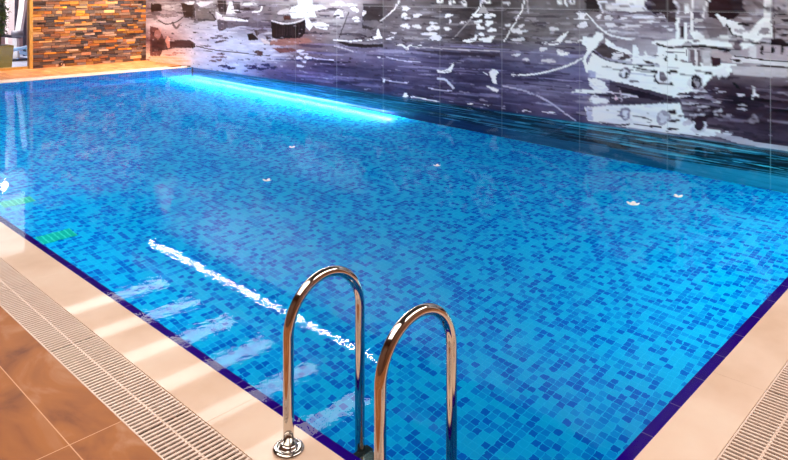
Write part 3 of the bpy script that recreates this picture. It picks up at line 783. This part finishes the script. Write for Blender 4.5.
# panel 502-579
Ln((230, 226, 226), (1.8, 1.2), (526, -1), (521, 12), (513, 26), (504, 42)); Ln((170, 162, 164), 1.2, (527.5, -1), (528.5, 14))
for x, y, a_, b_ in ((507, 3, 4, 2), (517, 31, 5.2, 3.2), (521, 26, 3, 1.6), (519, 39.5, 6, 1.8), (508, 25.5, 3, 1.2), (524, 31, 3, 1), (543, 49, 4.5, 2), (554, 29, 6, 1.5), (570, 42, 6, 1), (548, 61, 8, 1.6), (526, 59.5, 4, 1.2), (560, 52, 4, 2.2), (566, 53.5, 3, 1.4), (516, 55, 5, 1)): E((206, 202, 206), x, y, a_, b_, .92)
P(W_, (540, 41.5), (549, 42.5), (555, 42), (560, 36), (569, 31), (564, 38), (560, 44.5), (552, 45.5), (543, 43.5)); P(W_, (556, 50), (561, 53), (567, 52), (568, 55), (560, 56))
Ln((236, 236, 244), 1.6, (511, 75), (530, 74.8), (550, 71), (572, 64), (588, 54), (598, 44)); Ln((176, 170, 200), 1.4, (503, 86), (525, 91), (546, 100), (562, 111), (576, 121))
Ln((60, 48, 80), 1.0, (524, 83), (550, 86), (572, 88)); E((214, 208, 226), 526, 111, 4, 1); E((214, 208, 226), 548, 112, 6, 1.2)
# top boats at right
for x in (560, 566, 572): E(W_, x, 1, 2.4, 4); E(D_, x + .5, 0, 1, 2.5)
P((60, 52, 54), (584, -2), (600, -2), (603, 9), (598, 12), (586, 9)); Ln(W_, 2.0, (597, -1), (600, 5), (603, 13)); Ln(W_, 1.8, (598, 1), (612, 3.5), (630, 5.5), (652, 8.5))
P((232, 230, 232), (614, -3), (650, -3), (651, 7), (632, 5), (616, 3)); P((226, 222, 226), (606, 5), (650, 9), (650, 11), (620, 11), (606, 9)); Ln((110, 100, 106), .8, (606, 11.5), (628, 12.5), (652, 13))
for x, y, a_, b_ in ((581, 15, 4, 3.6), (583, 25, 5.4, 2.8), (580, 19, 6, 1), (599, 16.5, 3, 2), (609, 17.5, 4.6, 2.4), (622, 18.5, 5, 1), (648, 22, 9, 1.4), (641, 17.5, 9, 1), (664, 17, 4, 1.6), (630, 26, 14, 1.4), (612, 25, 8, 2), (630, 38.5, 6, 1.2), (612, 31, 8, 1.2), (670, 29.5, 4, 1.2), (665, 26, 3, 1)): E((224, 220, 226), x, y, a_, b_, .93)
E(D_, 656, 4, 10, 10); P((70, 60, 64), (652, -2), (674, -2), (677, 10), (666, 14), (652, 11)); Ln(W_, 1.6, (672, -1), (678, 6), (679, 14)); P((72, 60, 64), (664, 14), (676, 12), (676, 22), (668, 22), a=.8)
# the white fishing boat
Ln((240, 240, 244), 1.6, (586, 13), (597, 25), (608, 34), (622, 38), (632, 40)); Ln((226, 224, 230), 1.4, (578, 41), (588, 39), (600, 37))
P((238, 238, 244), (583, 36), (592, 38), (597, 32), (602, 33), (604, 38), (596, 45), (590, 52), (586, 60), (589, 72), (586, 73), (583, 60), (588, 48), (582, 44))
P((94, 84, 88), (594, 49), (602, 44), (610, 45), (618, 49), (628, 54), (632, 60), (618, 60), (604, 57))
P((240, 240, 244), (605, 38), (609, 40), (616, 46), (628, 50), (634, 55), (626, 54), (614, 49), (607, 46)); E((226, 222, 226), 617, 55.5, 6.4, 3.2); E((230, 228, 232), 628, 60, 4, 1.4)
P((242, 243, 248), (592, 52), (600, 58), (616, 63), (640, 66), (670, 68), (705, 68), (735, 70), (735, 72), (712, 76), (705, 86), (680, 96), (680, 98), (640, 88), (606, 79), (590, 77), (587, 66))
Ln((52, 42, 48), 1.2, (593, 51), (604, 59), (618, 62.5), (634, 65), (655, 66.5)); Ln((90, 80, 88), .9, (612, 69), (640, 71), (668, 75)); P((150, 150, 190), (588, 70), (596, 72), (596, 78), (588, 77), a=.8); Ln((150, 146, 176), 1.0, (622, 72), (645, 75), (670, 80), a=.7)
E((250, 250, 252), 642, 58, 9, 2.4); P((236, 236, 242), (633, 45), (637, 45), (640, 56), (644, 57), (646, 50), (648, 56), (660, 58), (660, 64), (632, 64)); P((70, 58, 62), (643, 60), (652, 62), (658, 65), (646, 63)); Ln((46, 36, 48), 1.6, (633, 67), (646, 70), (660, 71.5))
P((242, 240, 242), (658, 46), (688, 47), (688, 68), (660, 67), (656, 60)); P((242, 240, 242), (680, 62), (736, 64), (738, 70), (706, 72), (680, 70))
E((238, 236, 238), 671, 42.5, 16, 3.6); P((236, 234, 236), (672, 39.5), (705, 39), (731, 43), (732, 47), (700, 45)); Ln((34, 24, 28), 2.0, (656, 43.5), (666, 46.5), (685, 47), (700, 46), (715, 47.5), (731, 50.5)); Ln((30, 20, 24), 2.0, (706, 46.5), (722, 49.5), (731, 51))
E((34, 26, 32), 666.3, 58.5, 1.0, 3.2); E((34, 26, 32), 676, 58, 1.0, 3.0); Ln((120, 110, 116), .8, (686, 48), (687, 56))
P((126, 112, 118), (690, 50), (700, 50), (701, 66), (691, 66)); P((206, 198, 202), (702, 50), (711, 51), (711, 66), (703, 66)); P((196, 180, 184), (712, 50), (730, 52), (732, 63), (712, 58)); P((78, 54, 60), (711, 57), (721, 58), (720, 66), (712, 66)); P((226, 220, 222), (694, 49), (697, 49), (698, 66), (695, 66))
P((238, 236, 238), (675.5, 18), (679.5, 18), (680, 40), (676, 40)); P((238, 236, 238), (684, 22), (687.5, 22), (687, 40), (684, 40)); P((232, 228, 230), (691, -2), (694, -2), (693.5, 34), (690.5, 34)); P((238, 236, 238), (684, 5), (688.5, 4), (689, 13), (685, 14)); P((60, 50, 54), (680.5, 26), (683.5, 26), (683.5, 38), (680.5, 37))
P((240, 238, 240), (690, 33), (697, 30), (702, 35), (707, 40), (705, 43), (693, 41)); E((206, 202, 204), 698, 20.5, 4, 2.4); Ln((220, 216, 218), 1.0, (684, 25), (700, 27), (722, 28)); P((120, 110, 116), (703, 22), (716, 24), (728, 30), (727, 38), (710, 38), a=.6); E((222, 218, 220), 725, 37, 6, 2.2)
E((66, 48, 54), 724, -2, 17, 19); P((56, 40, 46), (707, 10), (741, 12), (734, 19), (720, 20), (709, 17)); Ln((230, 226, 228), 1.6, (703, 18), (705, 6), (711, -2)); P((66, 56, 62), (728, -3), (741, -2), (747, 13), (735, 14))
# tyres used as fenders with their reflections
def ring(x, y, r, col, inner, w=.55):
    E(col, x, y, r, r * 1.05); E(inner, x, y, r * w, r * w * 1.1)
ring(625, 73, 5.6, (120, 112, 126), (216, 214, 224), .6); P((48, 38, 46), (621, 73), (625, 68), (628, 74), (625, 79), (622, 77)); E((226, 224, 232), 624, 73, 2.2, 4)
ring(663, 77, 8.0, (232, 230, 236), (120, 110, 122), .5); Ln((50, 40, 48), 1.6, (656, 70), (655, 77), (658, 84)); E((52, 42, 50), 672, 72, 4.6, 2.2); E((230, 226, 232), 673, 74, 3, 1.6); E((50, 38, 48), 671, 84, 2.4, 1.6)
ring(696.5, 82, 8.6, (226, 222, 228), (54, 42, 52), .72); E((176, 168, 176), 697, 82.5, 3, 4); E((232, 230, 234), 716, 71, 8, 2.4); P((232, 228, 232), (718, 69), (726, 67), (727, 72), (730, 74), (726, 79), (722, 75), (719, 79), (716, 74)); E((60, 48, 56), 736, 86, 2.0, 4.2, tilt=-.4) if False else E((40, 30, 38), 709, 73, 4, 1.6)
ring(764.5, 71.5, 7.4, (120, 106, 114), (66, 52, 60), .72); E((200, 192, 198), 764.5, 72, 2.6, 3.4)
P((86, 76, 92), (610, 81), (630, 85), (655, 92), (680, 99), (682, 104), (655, 105), (628, 105), (608, 104), a=.9); P((42, 30, 44), (614, 85), (640, 91), (664, 98), (680, 101), (655, 100), (630, 96), a=.8)
P((222, 222, 232), (588, 78), (600, 80), (608, 88), (607, 92), (596, 92), (590, 86)); P((236, 236, 242), (588, 80), (596, 78), (604, 82), (607, 90), (598, 89)); E((236, 234, 242), 598, 100, 8.5, 4.2, .95); E((240, 240, 246), 592, 92, 16, 1.6); Ln((230, 226, 236), 1.4, (576, 90), (600, 91), (630, 95), (638, 97)); Ln((220, 214, 226), 1.2, (612, 98), (637, 96)); Ln((210, 200, 214), 1.0, (620, 90), (622, 102)); E((236, 210, 222), 616, 98, 2, 2)
P((236, 237, 243), (585, 108), (600, 106), (630, 105), (680, 103), (682, 112), (690, 122), (700, 128), (720, 130), (722, 136), (700, 136), (660, 132), (620, 126), (588, 121)); P((150, 150, 186), (586, 108), (592, 108), (593, 121), (587, 120), a=.6)
ring(625, 114, 5.8, (150, 144, 164), (220, 220, 230), .55); Ln((60, 48, 60), 1.2, (633, 116), (645, 118), (652, 121)); Ln((70, 58, 72), 1.6, (634, 124), (648, 126), (662, 127)); Ln((80, 70, 84), 1.6, (600, 122), (620, 125), (630, 124)); ring(663, 118, 7, (170, 164, 180), (214, 212, 222), .6)
E((70, 58, 70), 672, 112, 5, 2); E((66, 54, 66), 674, 121, 5, 1.6); E((66, 54, 68), 672, 129, 5, 1.6); ring(699, 125, 8, (220, 216, 226), (66, 52, 66), .62); P((66, 50, 62), (690, 116), (708, 116), (706, 122), (692, 121)); E((220, 216, 226), 727, 134, 6, 3); E((200, 194, 206), 687, 123, 4, 3)
for _ in range(50): E(rs.choice([(226, 222, 230), (54, 40, 52), (150, 140, 156)]), rs.uniform(680, 720), rs.uniform(88, 118), rs.uniform(2, 9), rs.uniform(.5, 1.4), .8)
# right boat
P((238, 236, 238), (714, 13), (719, 15), (728, 20), (742, 23), (745, 30), (752, 36), (748, 40), (736, 36), (730, 31), (727, 23), (724, 27), (720, 21)); Ln((40, 30, 36), 1.4, (726, 24), (733, 34), (742, 37)); E((180, 172, 178), 740, 31, 5, 2.4); P((36, 26, 32), (738, 23), (750, 24), (749, 26), (739, 25))
P((240, 238, 240), (740, 44), (756, 24), (762, 18), (770, 18), (768, 34), (760, 40), (752, 48), (742, 50)); P((236, 232, 234), (764, -2), (771, -2), (772, 38), (764, 38)); P((160, 152, 158), (760, 28), (769, 28), (768, 34), (758, 35)); Ln((70, 60, 64), 1.2, (774.5, -2), (774, 20), (774, 40))
for x, y, a_, b_ in ((770, 4, 3, .9), (767, 8, 3, .9), (780, 9, 4, 1), (784, 5, 3, 1), (782, 14, 4, 1.2), (785, 20, 4, 1), (781, 29, 5, 1), (784, 35, 5, 1.4), (779, 40, 6, 1.6)): E((52, 42, 48), x, y, a_, b_, .9)
P((188, 174, 182), (740, 50), (754, 46), (788, 47), (800, 48), (800, 62), (788, 60), (742, 57)); P((220, 214, 218), (748, 46), (757, 46), (757, 58), (748, 58)); Ln((30, 20, 26), 1.8, (752, 43.5), (765, 43), (780, 45), (800, 46)); P((40, 30, 36), (770, 39), (790, 43), (790, 46), (772, 44))
for x in (762, 772.5, 782.5): E((34, 24, 30), x, 50, 1.7, 4)
P((222, 216, 220), (731, 56), (760, 59), (800, 63), (800, 67), (760, 64), (732, 62)); Ln((52, 40, 46), 1.2, (733, 56), (760, 59.5), (800, 63)); Ln((60, 48, 54), 1.4, (757, 66), (775, 66.5), (800, 69)); P((200, 190, 196), (731, 66), (755, 66), (800, 70), (800, 77), (770, 77), (733, 75)); E((46, 34, 42), 737, 60, 3, 1.4); E((120, 108, 116), 737, 46, 4, 4)
Ln((120, 106, 114), 2.0, (733, 76), (760, 79), (800, 80)); E((34, 24, 32), 736.5, 86, 1.5, 4, tilt=-.5)
P((230, 226, 230), (752.5, 86), (754.5, 86), (755.5, 93), (759, 95), (757.5, 97), (754, 96), (752, 100.5), (751, 98), (752.5, 94)); E((206, 198, 206), 741, 95, 4, 1.4); E((190, 182, 190), 741, 105, 5, 1); E((190, 182, 192), 742, 109, 5, 1.1); E((160, 150, 160), 754, 119, 5, 4, .8, tilt=.6); E((170, 160, 170), 727, 115, 6, 1.0)
P((196, 188, 200), (716, 132), (740, 137), (760, 143), (790, 147), (790, 152), (740, 144), (716, 136), a=.9); Ln((110, 96, 110), 1.2, (765, 106), (780, 108), (800, 109))
# pale print block at the foot of the two right panels, under water
fill_uv([(1.3, -1.94), (3.72, -1.94), (3.70, -1.42), (2.9, -1.34), (1.3, -1.30)], (84, 150, 172), .9)
# hand-cut irregular edges and posterised blotches of the print
def smooth_noise(su, sv, seed):
    r_ = np.random.default_rng(seed)
    mu = int((U1 - U0) / su) + 4; mv = int((ZSEAM + .5 - V0) / sv) + 4
    t = r_.uniform(-1, 1, (mv, mu))
    fu = (GU - U0) / su; fv = (GV - V0) / sv
    i = fu.astype(int); j = fv.astype(int); a = fu - i; b_ = fv - j
    a = a * a * (3 - 2 * a); b_ = b_ * b_ * (3 - 2 * b_)
    return (t[j, i] * (1 - a) + t[j, i + 1] * a) * (1 - b_) + (t[j + 1, i] * (1 - a) + t[j + 1, i + 1] * a) * b_
du_ = smooth_noise(.10, .05, 1) * .011 + smooth_noise(.05, .03, 2) * .006
dv_ = smooth_noise(.14, .06, 3) * .006 + smooth_noise(.06, .035, 4) * .004
jj, ii = np.meshgrid(np.arange(nv), np.arange(nu), indexing='ij')
IMG = IMG[np.clip(np.rint(jj + dv_ / DV).astype(int), 0, nv - 1), np.clip(np.rint(ii + du_ / DU).astype(int), 0, nu - 1)]
sat = np.clip((7.4 - np.abs(GU - 7.6)) / 6, 0, 1)
gry = IMG.mean(-1, keepdims=True)
wt = (np.clip((GU - 4.6) / .8, 0, 1) * np.clip((11.5 - GU) / 1.5, 0, 1) * (GV > -0.02))[..., None]
IMG = IMG * (1 - .38 * wt) + gry * .38 * wt
IMG = IMG * (1 + .10 * wt)
pn = smooth_noise(.22, .03, 21) + .5 * smooth_noise(.09, .02, 22)
ab = (GV > -0.02)
IMG = np.where((ab & (pn > .98))[..., None], IMG * .45 + np.array([206., 200., 212.]) * .55, IMG)
IMG = np.where((ab & (pn < -.88))[..., None], IMG * .45 + np.array([52., 42., 54.]) * .55, IMG)
bl = smooth_noise(.34, .055, 6) * .6 + smooth_noise(.16, .03, 7) * .5
bl = np.round(bl * 2.2) / 2.2
IMG += (bl * 15)[..., None]
IMG = np.where(ab[..., None], (IMG - 128) * 1.18 + 122, IMG)
IMG = np.clip(IMG, 6, 252)
def lin(a):
    a = a / 255.0
    return np.where(a <= 0.04045, a / 12.92, ((a + 0.055) / 1.055) ** 2.4)
LIN = lin(IMG) * np.array([0.94, 0.925, 0.935])

def sample(u, v):
    fu = np.clip((u - U0) / DU, 0, nu - 1.001); fv = np.clip((v - V0) / DV, 0, nv - 1.001)
    i = fu.astype(int); j = fv.astype(int); a = (fu - i)[..., None]; b = (fv - j)[..., None]
    return (LIN[j, i] * (1 - a) + LIN[j, i + 1] * a) * (1 - b) + (LIN[j + 1, i] * (1 - a) + LIN[j + 1, i + 1] * a) * b
lown = RNG.uniform(0, 1, (12, 60))
def upper(u, v):
    # hazy hills, masts and pale sky above the boats
    base = sample(u, np.minimum(v, ZSEAM + 0.42))
    fu = (u + 2) * 2.4; fv = np.clip((v - 1.6) * 3.2, 0, 10.9); i = np.clip(fu.astype(int), 0, 58); j = fv.astype(int)
    a = fu - i; b = fv - j
    n = (lown[j, i] * (1 - a) + lown[j, i + 1] * a) * (1 - b) + (lown[j + 1, i] * (1 - a) + lown[j + 1, i + 1] * a) * b
    t = np.clip((v - 2.0) / 1.6, 0, 1)
    s = lin((70 + 60 * n + 70 * t * n + 20 * t))[..., None] * np.array([1, .97, 1.0])
    k = np.clip((v - (ZSEAM + 0.2)) / 0.25, 0, 1)[..., None]
    return base * (1 - k) + s * k

def mural_panel(u0, u1, v0, v1, du, dv, fn, label):
    g = 0.0008
    u0 += g; u1 -= g; v0 += g; v1 -= g
    n = max(2, int((u1 - u0) / du)); m = max(2, int((v1 - v0) / dv))
    us = np.linspace(u0, u1, n + 1); vs = np.linspace(v0, v1, m + 1)
    A, B = np.meshgrid(us, vs)
    col = fn(A, B)
    # polished pale edge of every glass panel
    ed = np.minimum(np.minimum(A - u0, u1 - A), np.minimum(B - v0, v1 - B))
    e = (ed < 0.006)[..., None]
    col = np.where(e, col * .85 + .09, col)
    nvv = (n + 1) * (m + 1)
    co = np.stack([np.full(A.shape, XM), A, B], -1).reshape(-1, 3)
    # back edge loop so that the panel has its real thickness
    idx = np.arange(nvv).reshape(m + 1, n + 1)
    faces = np.stack([idx[:-1, :-1], idx[1:, :-1], idx[1:, 1:], idx[:-1, 1:]], -1).reshape(-1, 4)
    bc = np.array([(XM + 0.014, u0, v0), (XM + 0.014, u1, v0), (XM + 0.014, u1, v1), (XM + 0.014, u0, v1)])
    co = np.vstack([co, bc])
    q0, q1, q2, q3 = idx[0, 0], idx[0, -1], idx[-1, -1], idx[-1, 0]
    b = nvv
    extra = [(q0, q1, b + 1, b), (q1, q2, b + 2, b + 1), (q2, q3, b + 3, b + 2), (q3, q0, b, b + 3), (b, b + 1, b + 2, b + 3)]
    F = faces.tolist() + [tuple(map(int, f)) for f in extra]
    me = bpy.data.meshes.new('mural_panel')
    me.from_pydata(co.tolist(), [], F)
    ca = me.color_attributes.new('Col', 'FLOAT_COLOR', 'POINT')
    full = np.ones((len(co), 4), np.float32); full[:nvv, :3] = col.reshape(-1, 3); full[nvv:, :3] = 0.5
    ca.data.foreach_set('color', full.ravel())
    o = link('mural_panel', me, M['mural'])
    tag(o, label, 'mural panel', 'printed harbour mural panels')

low_labels = [
 'lower mural panel beside the deck behind the viewer', 'lower mural panel next to the near deck edge',
 'lower mural panel with a row of small cabin windows, over the near pool end',
 'lower mural panel with the boat wheelhouse, tyre fenders and dark water',
 'lower mural panel with the white bow of the fishing boat', 'lower mural panel with long curved mooring ropes and one gull, beside the white bow',
 'dark lower mural panel with a stack of white glints and a standing seabird', 'lower mural panel with scattered white glints and a gliding gull',
 'lower mural panel with a low dark rowing boat and a gull', 'lower mural panel with the white tower and white ripples',
 'lower mural panel with the dark moored hull', 'lower mural panel with the stern of the small white sail boat',
 'pale lower mural panel with the grey block and the sail boat bow', 'pale lower mural panel with a dark post, over the far deck edge',
 'brownish lower mural panel in the corner against the stone wall']
assert len(low_labels) == len(SEAMS) - 1
up_labels = ['upper mural panel ' + t for t in (
 'over the deck behind the viewer', 'over the near deck edge', 'above the row of small cabin windows',
 'above the boat wheelhouse and its tyre fenders', 'above the white bow of the fishing boat', 'above the long curved mooring ropes',
 'above the stack of white glints and the standing seabird', 'above the scattered glints and gliding gull', 'above the low dark rowing boat',
 'with the top of the white tower', 'above the dark moored hull', 'above the stern of the small white sail boat',
 'above the grey block and sail boat bow', 'above the dark post over the far deck edge', 'in the corner against the stone wall')]
def cut(l):
    w = l.split(); return ' '.join(w[:16])
for i, (a, b) in enumerate(zip(SEAMS, SEAMS[1:])):
    bottom = ZP + 0.001 if (b > YN + .1 and a < YF - .1) else 0.001
    if bottom < 0 or True:
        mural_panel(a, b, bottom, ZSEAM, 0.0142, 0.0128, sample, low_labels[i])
    mural_panel(a, b, ZSEAM, ZC - 0.01, 0.03, 0.03, upper, cut(up_labels[i]))

# little dark end cap where coping meets the mural
tag(obj('corner_cap', boxes((XM - 0.09, XM - 0.02, YF + 0.01, YF + 0.09, 0.0, 0.03)), M['darkfit'], bevel=0.006), 'tiny dark cap on the far coping corner against the mural', 'cap')

# ------------------------------------------------------------------ lights
def ceil_panel(x0, x1, y0, y1, label, mat='panel_light'):
    e = empty('ceiling_light', ((x0 + x1) / 2, (y0 + y1) / 2, ZC)); tag(e, label, 'ceiling light', 'ceiling lights')
    hx, hy = (x1 - x0) / 2, (y1 - y0) / 2
    obj('housing', boxes((-hx - .02, hx + .02, -hy - .02, hy + .02, -0.03, 0.0)), M['white'], e)
    obj('diffuser', boxes((-hx, hx, -hy, hy, -0.034, -0.028)), M[mat], e)
for k, yc in enumerate((14.75, 13.35, 12.05, 10.8, 9.5, 8.2)):
    ceil_panel(3.2, 7.85, yc - 0.20, yc + 0.20, 'long white light panel across the ceiling over the pool')
ceil_panel(8.76, 8.84, 8.9, 17.4, 'narrow bright light line on the ceiling along the mural', 'led')

def area(name, loc, rot, sx, sy, power, col):
    l = bpy.data.lights.new(name, 'AREA'); l.shape = 'RECTANGLE'; l.size = sx; l.size_y = sy; l.energy = power; l.color = col
    o = bpy.data.objects.new(name, l); C.objects.link(o); o.location = loc; o.rotation_euler = rot
    return o
# added fill lights, out of view at the deck-side pool walls, brighten the pool
area('pool_fill_and_bar', (px0 + 0.02, 10.2, -0.8), (0, -PI / 2, 0), 1.0, 11.6, 235, (0.7, 1.0, 0.90))
area('pool_fill_and_bar', (7.1, py0 + 0.02, -0.8), (PI / 2, 0, 0), 4.2, 1.0, 135, (0.7, 1.0, 0.90))
# lamp bar at the foot of the mural wall, under water
area('pool_fill_and_bar', (XM - 0.05, 12.6, ZP + 0.30), (0, 0.45, 0), 0.14, 7.2, 2300, (1.0, 0.23, 0.20))
dl = ray(3.0, 0, YW - 0.05)
wl2 = empty('wall_lamp', (dl.x, YW - 0.02, 2.80)); tag(wl2, 'small bright lamp above the glazed door', 'lamp')
obj('mount', boxes((-0.06, 0.06, -0.06, 0.0, -0.03, 0.03)), M['steel'], wl2)
bm = bmesh.new(); bmesh.ops.create_uvsphere(bm, u_segments=16, v_segments=10, radius=0.085); bmesh.ops.translate(bm, verts=bm.verts, vec=(0, -0.12, 0)); obj('bulb', bm, M['bulb'], wl2, smooth=True)
# added fill lights under the ceiling, only to brighten the mural
area('mural_fill', (7.9, 13.0, ZC - 0.06), (0, -0.75, 0), 0.12, 8.0, 350, (1.0, 0.97, 0.97))
area('mural_fill', (7.9, 4.5, ZC - 0.06), (0, -0.75, 0), 0.12, 6.0, 130, (1.0, 0.97, 0.97))
# gym light, warm wall washers
area('gym_lamp', (5.0, 22.5, ZC - 0.1), (0, 0, 0), 4.0, 4.0, 1000, (1.0, 0.96, 0.98))
for x in (6.9, 8.0, 9.0):
    l = bpy.data.lights.new('spot', 'SPOT'); l.energy = 1100; l.color = (1.0, 0.90, 0.74); l.spot_size = 1.3; l.spot_blend = 0.6; l.shadow_soft_size = 0.04
    o = bpy.data.objects.new('wall_spot', l); C.objects.link(o); o.location = (x, 17.4, ZC - 0.08)
    o.rotation_euler = (Vector((x, YW, 0.4)) - o.location).to_track_quat('-Z', 'Y').to_euler()
# warm room light behind the viewer
area('room_lamp', (0.2, 3.2, ZC - 0.06), (0, 0, 0), 2.6, 6.5, 230, (1.0, 0.89, 0.78))
area('room_lamp', (5.5, -0.6, ZC - 0.06), (0, 0, 0), 6.0, 1.6, 230, (1.0, 0.92, 0.86))

w = bpy.data.worlds.new('world'); bpy.context.scene.world = w; w.use_nodes = True
w.node_tree.nodes['Background'].inputs[0].default_value = (0.5, 0.5, 0.55, 1); w.node_tree.nodes['Background'].inputs[1].default_value = 0.2

# ------------------------------------------------------------------ camera
cam = bpy.data.cameras.new('camera'); co = bpy.data.objects.new('camera', cam); C.objects.link(co)
cam.sensor_fit = 'HORIZONTAL'; cam.sensor_width = 36.0; cam.lens = FPX / 788 * 36.0
cam.shift_y = -(230.0 - HY) / 788.0
co.location = (0, 0, H); co.rotation_euler = (PI / 2, 0, YAW - PI / 2)
cam.clip_start = 0.02
sc = bpy.context.scene
sc.camera = co
sc.view_settings.view_transform = 'Standard'; sc.view_settings.look = 'None'; sc.view_settings.gamma = 1.0
sc.view_settings.exposure = 0.0
sc.cycles.max_bounces = 10; sc.cycles.transmission_bounces = 10; sc.cycles.glossy_bounces = 6
sc.cycles.sample_clamp_indirect = 8.0
sc.cycles.use_denoising = True
